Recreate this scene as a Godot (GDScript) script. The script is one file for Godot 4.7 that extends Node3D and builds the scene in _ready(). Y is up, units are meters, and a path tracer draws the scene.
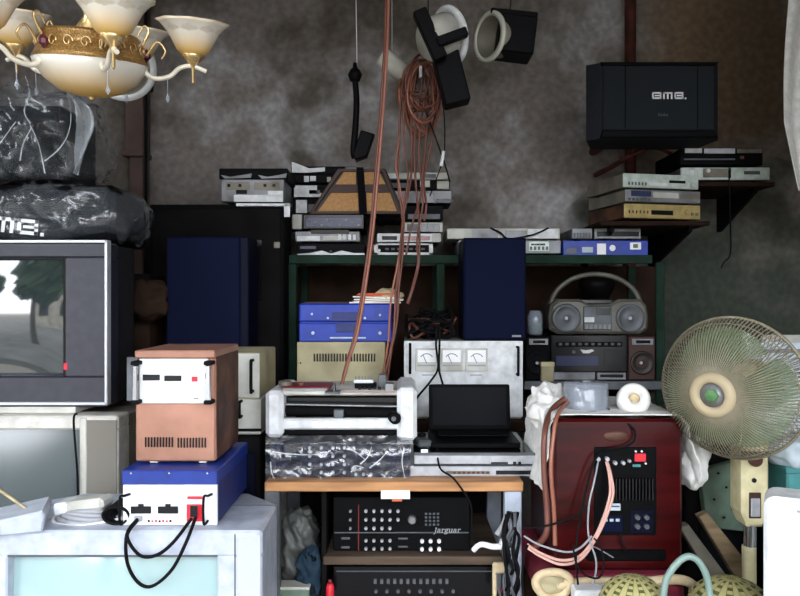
extends Node3D
# A crowded electronics repair stall: an open-fronted concrete room lit by daylight from the street behind the camera.
const FOC := 700.0        # lens: 700 px at an 800 x 596 frame
const CX := 400.0
const CY := 298.0
const EYE := 1.45
var M := {}
var TX := {}
var taken := {}
var ox := 0.0
var oy := 0.0
var sc := 1.0
var uvr := Rect2()
var rng := RandomNumberGenerator.new()
var knob_cache := {}

func _ready() -> void:
	# camera
	var cam := Camera3D.new()
	cam.name = "camera"
	cam.position = Vector3(0, EYE, 0)
	cam.fov = rad_to_deg(2.0 * atan(298.0 / FOC))
	cam.near = 0.02
	cam.current = true
	add_child(cam, true)
	# overcast daylight through the open shop front behind the camera
	var sky_m := ProceduralSkyMaterial.new()
	sky_m.sky_top_color = Color(0.9, 0.93, 0.97)
	sky_m.sky_horizon_color = Color(0.96, 0.97, 1.0)
	sky_m.ground_horizon_color = Color(0.55, 0.55, 0.54)
	sky_m.ground_bottom_color = Color(0.4, 0.39, 0.37)
	sky_m.sky_curve = 0.2
	sky_m.sun_angle_max = 1.0
	var sky := Sky.new()
	sky.sky_material = sky_m
	var env := Environment.new()
	env.background_mode = Environment.BG_SKY
	env.sky = sky
	env.background_energy_multiplier = 1.0
	env.tonemap_mode = Environment.TONE_MAPPER_LINEAR
	env.tonemap_exposure = 11.5
	env.sdfgi_enabled = true
	env.ssao_enabled = true
	env.ssil_enabled = true
	var we := WorldEnvironment.new()
	we.name = "world_environment"
	we.environment = env
	add_child(we, true)
	make_textures()
	make_materials()
	build_room()
	build_street()
	build_furniture()
	build_left()
	build_table_stuff()
	build_middle()
	build_upper()
	build_right()
	build_chandelier()
	build_hanging()

# ---------------------------------------------------------------- placing and naming
func P(px: float, py: float, d: float) -> Vector3:
	return Vector3((px - CX) * d / FOC, EYE - (py - CY) * d / FOC, -d)

func hy(py: float, d: float) -> float:
	return EYE - (py - CY) * d / FOC

func c(r: int, g: int, b: int) -> Color:
	return Color(r / 255.0, g / 255.0, b / 255.0)

func numbered(called: String) -> String:
	if not taken.has(called):
		taken[called] = 0
		return called
	taken[called] += 1
	return "%s_%03d" % [called, taken[called]]

func tag(o: Node3D, label: String, category: String, group := "", kind := "") -> void:
	if label: o.set_meta("label", label)
	if category: o.set_meta("category", category)
	if group: o.set_meta("group", group)
	if kind: o.set_meta("kind", kind)

func thing_at(called: String, label: String, category: String, at: Vector3, turn := 0.0, group := "") -> Node3D:
	var o := Node3D.new()
	o.name = numbered(called)
	add_child(o, true)
	o.position = at
	o.rotation.y = turn
	tag(o, label, category, group)
	return o

# a thing whose base stands at that point of the view, d metres deep; sets the local scale for L() and pb()
func thing(called: String, label: String, category: String, px: float, py: float, d: float, turn := 0.0, group := "") -> Node3D:
	ox = px; oy = py; sc = d / FOC
	return thing_at(called, label, category, P(px, py, d), turn, group)

func L(px: float, py: float, z := 0.0) -> Vector3:
	return Vector3((px - ox) * sc, (oy - py) * sc, z)

func part(called: String, st: SurfaceTool, m: Material, parent: Node, label := "") -> MeshInstance3D:
	st.generate_normals()
	return inst(called, st.commit(), m, parent, label)

func inst(called: String, mesh: Mesh, m: Material, parent: Node, label := "") -> MeshInstance3D:
	var o := MeshInstance3D.new()
	o.mesh = mesh
	o.material_override = m
	o.cast_shadow = GeometryInstance3D.SHADOW_CASTING_SETTING_ON
	o.name = numbered(called) if parent == self else called
	parent.add_child(o, true)
	if label: o.set_meta("label", label)
	return o

func solo(called: String, st: SurfaceTool, m: Material, label: String, category: String, group := "") -> MeshInstance3D:
	var o := part(called, st, m, self)
	tag(o, label, category, group)
	return o

func struct(called: String, st: SurfaceTool, m: Material) -> MeshInstance3D:
	var o := part(called, st, m, self)
	o.set_meta("kind", "structure")
	return o

# ---------------------------------------------------------------- shapes
func new_st() -> SurfaceTool:
	var st := SurfaceTool.new()
	st.begin(Mesh.PRIMITIVE_TRIANGLES)
	return st

func vtx(st: SurfaceTool, p: Vector3) -> void:
	if uvr.size.x > 0.0:
		st.set_uv(Vector2((p.x - uvr.position.x) / uvr.size.x, 1.0 - (p.y - uvr.position.y) / uvr.size.y))
	st.add_vertex(p)

func tri(st: SurfaceTool, a: Vector3, b: Vector3, d: Vector3, out: Vector3) -> void:
	if (a - d).cross(a - b).dot(out) < 0.0:
		vtx(st, a); vtx(st, d); vtx(st, b)
	else:
		vtx(st, a); vtx(st, b); vtx(st, d)

func quad(st: SurfaceTool, a: Vector3, b: Vector3, d: Vector3, e: Vector3, out: Vector3) -> void:
	tri(st, a, b, d, out)
	tri(st, a, d, e, out)

func bx(st: SurfaceTool, ce: Vector3, size: Vector3, bev := 0.002, bs := Basis.IDENTITY) -> void:
	st.set_smooth_group(-1)
	var h := size * 0.5
	var b: float = min(bev, min(h.x, min(h.y, h.z)) * 0.6)
	for ax in 3:
		var u := (ax + 1) % 3
		var w := (ax + 2) % 3
		for s in [-1.0, 1.0]:
			var q: Array[Vector3] = []
			for k in [[-1, -1], [1, -1], [1, 1], [-1, 1]]:
				var v := Vector3.ZERO
				v[ax] = s * h[ax]; v[u] = k[0] * (h[u] - b); v[w] = k[1] * (h[w] - b)
				q.append(ce + bs * v)
			var n := Vector3.ZERO
			n[ax] = s
			quad(st, q[0], q[1], q[2], q[3], bs * n)
		# the four edges along this axis
		for su in [-1.0, 1.0]:
			for sw in [-1.0, 1.0]:
				var q2: Array[Vector3] = []
				for k in [[-1, 0], [1, 0], [1, 1], [-1, 1]]:
					var v2 := Vector3.ZERO
					v2[ax] = k[0] * (h[ax] - b)
					v2[u] = su * (h[u] - (0.0 if k[1] == 0 else b))
					v2[w] = sw * (h[w] - (b if k[1] == 0 else 0.0))
					q2.append(ce + bs * v2)
				var n2 := Vector3.ZERO
				n2[u] = su; n2[w] = sw
				quad(st, q2[0], q2[1], q2[2], q2[3], bs * n2)
	for sx in [-1.0, 1.0]:
		for sy in [-1.0, 1.0]:
			for sz in [-1.0, 1.0]:
				var a := Vector3(sx * h.x, sy * (h.y - b), sz * (h.z - b))
				var b2 := Vector3(sx * (h.x - b), sy * h.y, sz * (h.z - b))
				var d := Vector3(sx * (h.x - b), sy * (h.y - b), sz * h.z)
				tri(st, ce + bs * a, ce + bs * b2, ce + bs * d, bs * Vector3(sx, sy, sz))

# box from a rectangle of the current thing's own front plane (its scale), zf in front of that plane, dep deep
func rb(st: SurfaceTool, x0: float, y0: float, x1: float, y1: float, zf: float, dep: float, bev := 0.002) -> void:
	var a := L(x0, y0)
	var b := L(x1, y1)
	bx(st, Vector3((a.x + b.x) * 0.5, (a.y + b.y) * 0.5, zf - dep * 0.5), Vector3(abs(b.x - a.x), abs(a.y - b.y), dep), bev)

func pb(called: String, x0: float, y0: float, x1: float, y1: float, zf: float, dep: float, m: Material, parent: Node, bev := 0.002, label := "") -> MeshInstance3D:
	var st := new_st()
	rb(st, x0, y0, x1, y1, zf, dep, bev)
	return part(called, st, m, parent, label)

func smooth_path(pts: Array, steps := 6) -> PackedVector3Array:
	var r := PackedVector3Array()
	var n := pts.size()
	for i in n - 1:
		var p0: Vector3 = pts[max(i - 1, 0)]
		var p1: Vector3 = pts[i]
		var p2: Vector3 = pts[i + 1]
		var p3: Vector3 = pts[min(i + 2, n - 1)]
		for k in steps:
			r.append(p1.cubic_interpolate(p2, p0, p3, float(k) / steps))
	r.append(pts[n - 1])
	return r

func tube(st: SurfaceTool, pts: Array, rad: float, seg := 6, steps := 6, rad2 := -1.0, closed := false) -> void:
	st.set_smooth_group(0)
	var path := smooth_path(pts, steps) if steps > 1 else PackedVector3Array(pts)
	var n := path.size()
	var rings: Array = []
	var t0 := (path[1] - path[0]).normalized()
	var side := t0.cross(Vector3.UP if abs(t0.y) < 0.9 else Vector3.RIGHT).normalized()
	for i in n:
		var t: Vector3
		if closed and (i == 0 or i == n - 1): t = (path[1] - path[n - 2]).normalized()
		else: t = (path[min(i + 1, n - 1)] - path[max(i - 1, 0)]).normalized()
		if t.length() < 0.5: t = t0
		side = (side - t * side.dot(t)).normalized()
		var up := t.cross(side)
		var rr := rad if rad2 < 0.0 else lerpf(rad, rad2, float(i) / (n - 1))
		var ring := PackedVector3Array()
		for k in seg:
			var a := TAU * k / seg
			ring.append(path[i] + (side * cos(a) + up * sin(a)) * rr)
		rings.append(ring)
	for i in n - 1:
		for k in seg:
			var k2 := (k + 1) % seg
			var ce := (path[i] + path[i + 1]) * 0.5
			var q: Vector3 = (rings[i][k] + rings[i][k2] + rings[i + 1][k] + rings[i + 1][k2]) * 0.25
			quad(st, rings[i][k], rings[i][k2], rings[i + 1][k2], rings[i + 1][k], q - ce)
	if not closed:
		st.set_smooth_group(-1)
		for k in range(1, seg - 1):
			tri(st, rings[0][0], rings[0][k], rings[0][k + 1], path[0] - path[1])
			tri(st, rings[n - 1][0], rings[n - 1][k], rings[n - 1][k + 1], path[n - 1] - path[n - 2])

# profile of (radius, height) points, from the bottom up the outside
func lathe(st: SurfaceTool, prof: Array, seg := 24, xf := Transform3D.IDENTITY, smooth := true, cols := [], wob = null) -> void:
	st.set_smooth_group(0 if smooth else -1)
	for i in prof.size() - 1:
		var a: Vector2 = prof[i]
		var b: Vector2 = prof[i + 1]
		var nn := Vector2(b.y - a.y, a.x - b.x)
		for k in seg:
			var t0 := TAU * k / seg
			var t1 := TAU * (k + 1) / seg
			var tm := (t0 + t1) * 0.5
			var e0 := Vector3(cos(t0), 0, sin(t0))
			var e1 := Vector3(cos(t1), 0, sin(t1))
			if k == seg - 1: e1 = Vector3(1, 0, 0)
			var em := Vector3(cos(tm), 0, sin(tm))
			var w0a := 1.0; var w1a := 1.0; var w0b := 1.0; var w1b := 1.0
			if wob != null:
				w0a = wob.call(t0, a.y); w1a = wob.call(0.0 if k == seg - 1 else t1, a.y)
				w0b = wob.call(t0, b.y); w1b = wob.call(0.0 if k == seg - 1 else t1, b.y)
			var p := [xf * (e0 * a.x * w0a + Vector3(0, a.y, 0)), xf * (e1 * a.x * w1a + Vector3(0, a.y, 0)), xf * (e1 * b.x * w1b + Vector3(0, b.y, 0)), xf * (e0 * b.x * w0b + Vector3(0, b.y, 0))]
			var out: Vector3 = xf.basis * (em * nn.x + Vector3(0, nn.y, 0))
			var ids := [[0, 1, 2], [0, 2, 3]]
			if b.x < 1e-6: ids = [[0, 1, 2]]
			elif a.x < 1e-6: ids = [[0, 2, 3]]
			for id in ids:
				var v0: Vector3 = p[id[0]]; var v1: Vector3 = p[id[1]]; var v2: Vector3 = p[id[2]]
				var o2 := [0, 1, 2]
				if (v0 - v2).cross(v0 - v1).dot(out) < 0.0: o2 = [0, 2, 1]
				for j in o2:
					if cols.size() > 0: st.set_color(cols[i] if id[j] < 2 else cols[i + 1])
					vtx(st, p[id[j]])

# a short cylinder with a chamfered rim, its axis along dir, from p outward by len
func cyl(st: SurfaceTool, p: Vector3, dir: Vector3, rad: float, length: float, seg := 16, ch := 0.15) -> void:
	var xf := Transform3D(aim(dir), p)
	lathe(st, [Vector2(0, 0), Vector2(rad, 0), Vector2(rad, length - rad * ch), Vector2(rad * (1 - ch), length), Vector2(0, length)], seg, xf, false)

func aim(dir: Vector3) -> Basis:      # a basis whose y axis looks along dir
	var y := dir.normalized()
	var x := y.cross(Vector3(0, 0, 1) if abs(y.z) < 0.9 else Vector3(0, 1, 0)).normalized()
	return Basis(x, y, x.cross(y))

# flat outline in x, y extruded from z0 back to z1 with a bevelled front edge
func prism(st: SurfaceTool, poly: PackedVector2Array, z0: float, z1: float, bev := 0.0, xf := Transform3D.IDENTITY) -> void:
	st.set_smooth_group(-1)
	if Geometry2D.is_polygon_clockwise(poly): poly.reverse()
	var n := poly.size()
	var front := PackedVector2Array()
	for i in n:
		if bev > 0.0:
			var e0 := (poly[i] - poly[(i - 1 + n) % n]).normalized()
			var e1 := (poly[(i + 1) % n] - poly[i]).normalized()
			var nrm := Vector2(-e0.y - e1.y, e0.x + e1.x).normalized()
			front.append(poly[i] + nrm * bev / max(0.35, nrm.dot(Vector2(-e0.y, e0.x))))
		else: front.append(poly[i])
	var zs := z0 - bev
	var ids := Geometry2D.triangulate_polygon(front)
	for i in range(0, ids.size(), 3):
		tri(st, xf * Vector3(front[ids[i]].x, front[ids[i]].y, z0), xf * Vector3(front[ids[i + 1]].x, front[ids[i + 1]].y, z0), xf * Vector3(front[ids[i + 2]].x, front[ids[i + 2]].y, z0), xf.basis * Vector3(0, 0, 1))
	ids = Geometry2D.triangulate_polygon(poly)
	for i in range(0, ids.size(), 3):
		tri(st, xf * Vector3(poly[ids[i]].x, poly[ids[i]].y, z1), xf * Vector3(poly[ids[i + 1]].x, poly[ids[i + 1]].y, z1), xf * Vector3(poly[ids[i + 2]].x, poly[ids[i + 2]].y, z1), xf.basis * Vector3(0, 0, -1))
	for i in n:
		var j := (i + 1) % n
		var e := poly[j] - poly[i]
		var out := xf.basis * Vector3(e.y, -e.x, 0)
		quad(st, xf * Vector3(poly[i].x, poly[i].y, zs), xf * Vector3(poly[j].x, poly[j].y, zs), xf * Vector3(poly[j].x, poly[j].y, z1), xf * Vector3(poly[i].x, poly[i].y, z1), out)
		if bev > 0.0:
			quad(st, xf * Vector3(front[i].x, front[i].y, z0), xf * Vector3(front[j].x, front[j].y, z0), xf * Vector3(poly[j].x, poly[j].y, zs), xf * Vector3(poly[i].x, poly[i].y, zs), out + xf.basis * Vector3(0, 0, 0.001))

func lpoly(pts: Array) -> PackedVector2Array:      # an outline of the current thing, from its front plane
	var r := PackedVector2Array()
	for p in pts:
		var q := L(p[0], p[1])
		r.append(Vector2(q.x, q.y))
	return r

func rounded(x0: float, y0: float, x1: float, y1: float, r: float, k := 5) -> PackedVector2Array:   # metres
	var out := PackedVector2Array()
	for cc in [[x1 - r, y1 - r, 0.0], [x0 + r, y1 - r, PI / 2], [x0 + r, y0 + r, PI], [x1 - r, y0 + r, PI * 1.5]]:
		for i in k + 1:
			var a: float = cc[2] + PI / 2 * i / k
			out.append(Vector2(cc[0] + cos(a) * r, cc[1] + sin(a) * r))
	return out

# a sheet of some thickness: f(u, v) -> Vector3 on a grid
func sheet(st: SurfaceTool, f: Callable, nu: int, nv: int, thick: float) -> void:
	st.set_smooth_group(0)
	var g: Array = []
	for i in nu + 1:
		var row := PackedVector3Array()
		for j in nv + 1:
			row.append(f.call(float(i) / nu, float(j) / nv))
		g.append(row)
	var b: Array = []
	for i in nu + 1:
		var row := PackedVector3Array()
		for j in nv + 1:
			var du: Vector3 = g[min(i + 1, nu)][j] - g[max(i - 1, 0)][j]
			var dv: Vector3 = g[i][min(j + 1, nv)] - g[i][max(j - 1, 0)]
			row.append(g[i][j] - du.cross(dv).normalized() * thick)
		b.append(row)
	for i in nu:
		for j in nv:
			var out: Vector3 = g[i][j] - b[i][j]
			quad(st, g[i][j], g[i + 1][j], g[i + 1][j + 1], g[i][j + 1], out)
			quad(st, b[i][j], b[i + 1][j], b[i + 1][j + 1], b[i][j + 1], -out)
	st.set_smooth_group(-1)
	for i in nu:
		var o0: Vector3 = g[i][0] - g[i][1]
		var o1: Vector3 = g[i][nv] - g[i][nv - 1]
		quad(st, g[i][0], g[i + 1][0], b[i + 1][0], b[i][0], o0)
		quad(st, g[i][nv], g[i + 1][nv], b[i + 1][nv], b[i][nv], o1)
	for j in nv:
		var o2: Vector3 = g[0][j] - g[1][j]
		var o3: Vector3 = g[nu][j] - g[nu - 1][j]
		quad(st, g[0][j], g[0][j + 1], b[0][j + 1], b[0][j], o2)
		quad(st, g[nu][j], g[nu][j + 1], b[nu][j + 1], b[nu][j], o3)

# rounded lump (a superellipsoid) with creases: bags, crumpled cloth, cushions
func lump(st: SurfaceTool, ce: Vector3, h: Vector3, ex: float, amp: float, freq: float, sd: int, nu := 40, nv := 24, flat := false, facet := false) -> void:
	st.set_smooth_group(-1 if facet else 0)
	var nz := FastNoiseLite.new()
	nz.seed = sd
	nz.noise_type = FastNoiseLite.TYPE_SIMPLEX
	nz.frequency = freq
	nz.fractal_type = FastNoiseLite.FRACTAL_RIDGED
	nz.fractal_octaves = 3
	var g: Array = []
	for j in nv + 1:
		var row := PackedVector3Array()
		var ph := -PI / 2 + PI * j / nv
		for i in nu:
			var th := TAU * i / nu
			var d := Vector3(cos(ph) * cos(th), sin(ph), cos(ph) * sin(th))
			var k := pow(pow(abs(d.x), ex) + pow(abs(d.y), ex) + pow(abs(d.z), ex), -1.0 / ex)
			var p := d * k
			var q := Vector3(p.x * h.x, p.y * h.y, p.z * h.z)
			q += d * (nz.get_noise_3dv(q) * amp)
			if flat: q.y = max(q.y, -h.y)
			row.append(ce + q)
		g.append(row)
	for j in nv:
		for i in nu:
			var i2 := (i + 1) % nu
			var m: Vector3 = (g[j][i] + g[j + 1][i2]) * 0.5 - ce
			if j > 0: tri(st, g[j][i], g[j][i2], g[j + 1][i2], m)
			if j < nv - 1: tri(st, g[j][i], g[j + 1][i2], g[j + 1][i], m)

func letters(called: String, s: String, height: float, at: Vector3, m: Material, parent: Node, stretch := 1.0, bold := 0.0, italic := false) -> MeshInstance3D:
	var f := SystemFont.new()
	f.font_names = PackedStringArray(["Droid Serif" if italic else "Droid Sans"])
	var fv := FontVariation.new()
	fv.base_font = f
	fv.variation_embolden = bold
	if italic: fv.variation_transform = Transform2D(Vector2(1, 0.2), Vector2(0, 1), Vector2.ZERO)
	var t := TextMesh.new()
	t.text = s
	t.font = fv
	t.font_size = 64
	t.pixel_size = height / (64 * 0.72)
	t.depth = 0.002
	t.curve_step = 2.0
	var o := inst(called, t, m, parent)
	o.position = at
	o.scale.x = stretch
	return o

func knob(parent: Node, px: float, py: float, rpx: float, m: Material, called := "knob", z := 0.0, length := 0.009) -> void:
	var key := "%.5f %.4f" % [rpx * sc, length]
	if not knob_cache.has(key):
		var st := new_st()
		cyl(st, Vector3.ZERO, Vector3(0, 0, 1), rpx * sc, length, 10, 0.2)
		st.generate_normals()
		knob_cache[key] = st.commit()
	var o := inst(called, knob_cache[key], m, parent)
	o.position = L(px, py, z)

func button_row(parent: Node, x0: float, x1: float, n: int, y0: float, y1: float, m: Material, called := "button", fill := 0.6, z := 0.0) -> void:
	var st := new_st()
	var w := (x1 - x0) / n
	var a := L(0, y0)
	var b := L(0, y1)
	bx(st, Vector3.ZERO, Vector3(w * fill * sc, a.y - b.y, 0.006), 0.001)
	st.generate_normals()
	var me := st.commit()
	for i in n:
		inst(called, me, m, parent).position = L(x0 + w * (i + 0.5), (y0 + y1) * 0.5, z + 0.001)

func cable(called: String, pts: Array, rad: float, m: Material, label: String, category := "cable", group := "", seg := 6) -> MeshInstance3D:
	var st := new_st()
	tube(st, pts, rad, seg)
	return solo(called, st, m, label, category, group)

# ---------------------------------------------------------------- textures and materials
func noise_img(size: int, sd: int, freq: float, oct: int, lo: Color, hi: Color, bend := 1.0, stretch := Vector2(1, 1), type := FastNoiseLite.TYPE_SIMPLEX_SMOOTH) -> ImageTexture:
	var nz := FastNoiseLite.new()
	nz.seed = sd
	nz.noise_type = type
	nz.frequency = freq
	nz.fractal_octaves = oct
	var src := nz.get_seamless_image(int(size * stretch.x), int(size * stretch.y))
	src.resize(size, size)
	var im := Image.create(size, size, false, Image.FORMAT_RGB8)
	for y in size:
		for x in size:
			im.set_pixel(x, y, lo.lerp(hi, pow(src.get_pixel(x, y).r, bend)))
	return ImageTexture.create_from_image(im)

func mt(key: String, col: Color, rough := 0.6, metal := 0.0, tex := "", scale := 2.0, spec := 0.5) -> StandardMaterial3D:
	if M.has(key): return M[key]
	var m := StandardMaterial3D.new()
	m.resource_name = key
	m.albedo_color = col
	m.roughness = rough
	m.metallic = metal
	m.metallic_specular = spec
	if tex:
		m.albedo_texture = TX[tex]
		m.uv1_triplanar = true
		m.uv1_scale = Vector3.ONE * scale
	M[key] = m
	return m

func make_textures() -> void:
	TX.grime = noise_img(256, 3, 0.012, 5, Color(0.62, 0.6, 0.56), Color(1, 1, 1), 0.55)
	TX.dust = noise_img(256, 9, 0.03, 4, Color(0.8, 0.8, 0.79), Color(1, 1, 1), 0.8)
	TX.wood = noise_img(256, 5, 0.02, 5, Color(0.55, 0.5, 0.45), Color(1, 1, 1), 0.8, Vector2(0.25, 2.0))
	TX.speckle = noise_img(256, 12, 0.3, 2, Color(0.6, 0.6, 0.6), Color(1, 1, 1), 1.0)
	TX.rust = noise_img(256, 15, 0.02, 5, Color(0.35, 0.22, 0.17), Color(1, 0.95, 0.9), 0.9)
	TX.gold = noise_img(256, 21, 0.06, 3, Color(0.3, 0.18, 0.06), Color(1, 0.95, 0.85), 0.8, Vector2(1, 1), FastNoiseLite.TYPE_CELLULAR)
	# woven grille cloth
	var im := Image.create(64, 64, false, Image.FORMAT_RGB8)
	for y in 64:
		for x in 64:
			var k := 0.55 + 0.45 * (sin(x * TAU / 8.0) * sin(y * TAU / 8.0) * 0.5 + 0.5)
			im.set_pixel(x, y, Color(k, k, k))
	TX.weave = ImageTexture.create_from_image(im)
	TX.bump = bump(31, 0.02, 5, 6.0)
	TX.crease = bump(37, 0.012, 4, 14.0)
	# the old concrete: grey trowelled cement, damp blotches, rust and moss stains
	var n1 := FastNoiseLite.new(); n1.seed = 41; n1.frequency = 0.9; n1.fractal_octaves = 4
	var n2 := FastNoiseLite.new(); n2.seed = 52; n2.frequency = 2.6; n2.fractal_octaves = 5
	var n3 := FastNoiseLite.new(); n3.seed = 63; n3.frequency = 1.5; n3.fractal_octaves = 4
	var n4 := FastNoiseLite.new(); n4.seed = 74; n4.frequency = 22.0; n4.fractal_octaves = 3
	var w := 720
	var h := 528
	im = Image.create(w, h, false, Image.FORMAT_RGB8)
	for y in h:
		for x in w:
			var q := Vector2(-2.2 + 4.4 * x / w, 3.2 - 3.2 * y / h)
			var a := n1.get_noise_2dv(q)
			var b := n2.get_noise_2dv(q)
			var s := n3.get_noise_2dv(q)
			var f := n4.get_noise_2dv(q)
			var col := Color(0.485, 0.455, 0.435)
			col = col.lerp(Color(0.66, 0.65, 0.655), clampf(0.22 + a * 1.7 + b * 1.3, 0, 1) * 0.85)
			col = col.lerp(Color(0.325, 0.295, 0.26), clampf(s * 2.4 + b * 1.1, 0, 1) * 0.85)
			# rust wash near the pipe at the upper right and moss along the damp lower right
			var ru := clampf(1.0 - Vector2((q.x - 1.65) / 0.75, (q.y - 2.7) / 0.95).length(), 0, 1)
			col = col.lerp(Color(0.47, 0.39, 0.31), clampf(ru * 1.5 + s * 0.5, 0, 1) * (1.0 if ru > 0.001 else 0.0))
			var mo := clampf(1.15 - Vector2((q.x - 1.55) / 0.9, (q.y - 1.25) / 0.8).length(), 0, 1)
			col = col.lerp(Color(0.22, 0.245, 0.21), clampf(mo * 1.4 + b * 0.7, 0, 1) * (1.0 if mo > 0.001 else 0.0) * 0.9)
			var k := 1.0 + f * 0.16
			im.set_pixel(x, y, Color(col.r * k, col.g * k, col.b * k))
	TX.concrete = ImageTexture.create_from_image(im)

func bump(sd: int, freq: float, oct: int, strength: float) -> ImageTexture:
	var nz := FastNoiseLite.new()
	nz.seed = sd
	nz.frequency = freq
	nz.fractal_octaves = oct
	var im := nz.get_seamless_image(256, 256)
	im.convert(Image.FORMAT_RGB8)
	im.bump_map_to_normal_map(strength)
	return ImageTexture.create_from_image(im)

func make_materials() -> void:
	var m := StandardMaterial3D.new()
	m.albedo_texture = TX.concrete
	m.roughness = 0.92
	M.concrete = m
	mt("plaster", c(120, 114, 108), 0.95, 0, "grime", 0.7)
	mt("floor", c(95, 90, 84), 0.9, 0, "grime", 0.8)
	mt("ceiling", c(112, 108, 104), 0.95, 0, "grime", 0.5)
	mt("road", c(120, 118, 114), 0.95, 0, "grime", 0.3)
	mt("post", c(98, 80, 75), 0.85, 0, "grime", 1.2)
	mt("rust_pipe", c(110, 56, 44), 0.8, 0.1, "rust", 1.5)
	mt("black", c(12, 12, 14), 0.5, 0, "dust", 3.0)
	mt("black_gloss", c(14, 14, 17), 0.18)
	mt("black_matte", c(20, 20, 21), 0.85, 0, "dust", 3.0)
	mt("black_board", c(24, 23, 24), 0.8, 0, "grime", 1.5)
	mt("speaker_black", c(38, 39, 45), 0.75, 0, "dust", 3.0, 0.25)
	mt("speaker_cloth", c(50, 54, 58), 0.9, 0, "weave", 26.0, 0.2)
	mt("boombox_grey", c(116, 115, 106), 0.5, 0.15, "grime", 2.0)
	mt("rubber", c(17, 17, 19), 0.6)
	mt("grille", c(22, 24, 27), 0.9, 0, "weave", 26.0)
	mt("navy", c(21, 27, 58), 0.75, 0, "weave", 22.0)
	mt("navy_side", c(16, 19, 38), 0.5, 0, "dust", 3.0)
	mt("white", c(236, 238, 240), 0.45, 0, "dust", 2.5)
	mt("white_print", c(245, 245, 245), 0.6)
	mt("off_white", c(214, 214, 206), 0.5, 0, "grime", 1.6)
	mt("cream", c(226, 215, 170), 0.45, 0, "dust", 2.0)
	mt("beige", c(190, 180, 142), 0.55, 0, "grime", 1.4)
	mt("silver", c(196, 198, 204), 0.35, 0.35, "dust", 3.0)
	mt("silver_dull", c(150, 152, 158), 0.45, 0.3, "grime", 2.0)
	mt("champagne", c(200, 178, 118), 0.4, 0.3, "dust", 3.0)
	mt("mint", c(212, 224, 214), 0.4, 0.2, "dust", 3.0)
	mt("taupe", c(140, 134, 122), 0.5, 0.2, "grime", 2.0)
	mt("brown_side", c(112, 80, 58), 0.6, 0.1, "rust", 1.5)
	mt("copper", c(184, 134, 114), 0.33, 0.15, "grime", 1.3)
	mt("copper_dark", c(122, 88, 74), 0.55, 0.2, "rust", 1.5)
	mt("chrome", c(225, 227, 232), 0.12, 0.95)
	mt("steel", c(160, 164, 168), 0.35, 0.7, "grime", 2.0)
	mt("steel_leg", c(104, 108, 114), 0.5, 0.3, "grime", 2.5)
	mt("blue", c(24, 52, 140), 0.45, 0, "dust", 2.0)
	mt("blue_dark", c(24, 42, 112), 0.5, 0, "dust", 2.0)
	mt("blue_case", c(20, 58, 172), 0.42, 0, "dust", 2.0)
	mt("red", c(212, 36, 52), 0.45)
	mt("red_dark", c(112, 26, 30), 0.5)
	mt("display", c(18, 20, 24), 0.15)
	mt("display_blue", c(50, 56, 86), 0.25)
	mt("green_steel", c(38, 60, 50), 0.6, 0.1, "grime", 2.0)
	mt("bench_wood", c(58, 44, 36), 0.8, 0, "wood", 1.4)
	mt("table_wood", c(214, 158, 104), 0.55, 0, "wood", 1.6)
	mt("shelf_wood", c(96, 80, 64), 0.8, 0, "wood", 1.6)
	mt("leg_paint", c(186, 196, 212), 0.5, 0, "grime", 2.5)
	mt("plank", c(150, 130, 100), 0.8, 0, "wood", 1.8)
	mt("veneer", c(44, 26, 20), 0.5, 0, "wood", 2.0)
	mt("tan_cloth", c(206, 158, 108), 0.9, 0, "dust", 9.0)
	mt("brown_edge", c(58, 32, 24), 0.55)
	mt("carton", c(56, 42, 34), 0.9, 0, "grime", 1.5)
	mt("copper_wire", c(150, 94, 74), 0.4, 0.15)
	mt("copper_wire_dark", c(106, 62, 50), 0.45, 0.15)
	mt("pink_wire", c(200, 156, 142), 0.4)
	mt("grey_wire", c(150, 152, 156), 0.5)
	mt("white_wire", c(232, 232, 234), 0.45)
	mt("hose", c(120, 142, 134), 0.4)
	mt("maroon", c(70, 10, 14), 0.25, 0, "wood", 1.3)
	mt("maroon_cloth", c(128, 26, 50), 0.8, 0, "dust", 4.0)
	mt("cream_cloth", c(218, 196, 158), 0.85, 0, "dust", 4.0)
	mt("cloth", c(240, 238, 234), 0.9, 0, "dust", 3.0)
	mt("paper", c(238, 232, 222), 0.85)
	mt("orange_paper", c(206, 96, 56), 0.8)
	mt("pcb_pink", c(196, 160, 158), 0.6, 0, "dust", 4.0)
	mt("crt_silver", c(198, 205, 220), 0.4, 0.1, "dust", 2.0)
	mt("crt_grey", c(216, 212, 204), 0.45, 0.05, "dust", 2.0)
	mt("crt_side", c(140, 134, 124), 0.6, 0, "grime", 2.0)
	mt("crt_panel", c(142, 136, 124), 0.7, 0, "speckle", 6.0)
	mt("crt_panel_light", c(220, 224, 232), 0.6, 0, "speckle", 6.0)
	mt("crt_dark", c(48, 48, 60), 0.4, 0.1, "dust", 3.0)
	mt("crt_shell", c(42, 40, 42), 0.6, 0, "dust", 3.0)
	mt("crt_trim", c(206, 208, 214), 0.3, 0.4)
	mt("screen_light", c(152, 178, 178), 0.08, 0, "", 1, 1.0)
	mt("screen_grey", c(62, 74, 76), 0.2, 0, "", 1, 0.8)
	mt("screen_dark", c(40, 48, 50), 0.05, 0, "", 1, 1.0)
	mt("moss_board", c(112, 134, 116), 0.8, 0, "grime", 3.0)
	mt("teal", c(78, 150, 150), 0.5, 0, "dust", 2.0)
	mt("teal_cloth", c(14, 42, 58), 0.85)
	mt("pale_blue", c(206, 220, 228), 0.6, 0, "dust", 2.0)
	mt("bag_grey", c(78, 80, 76), 0.5)
	mt("fan_cream", c(176, 160, 128), 0.5)
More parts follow.
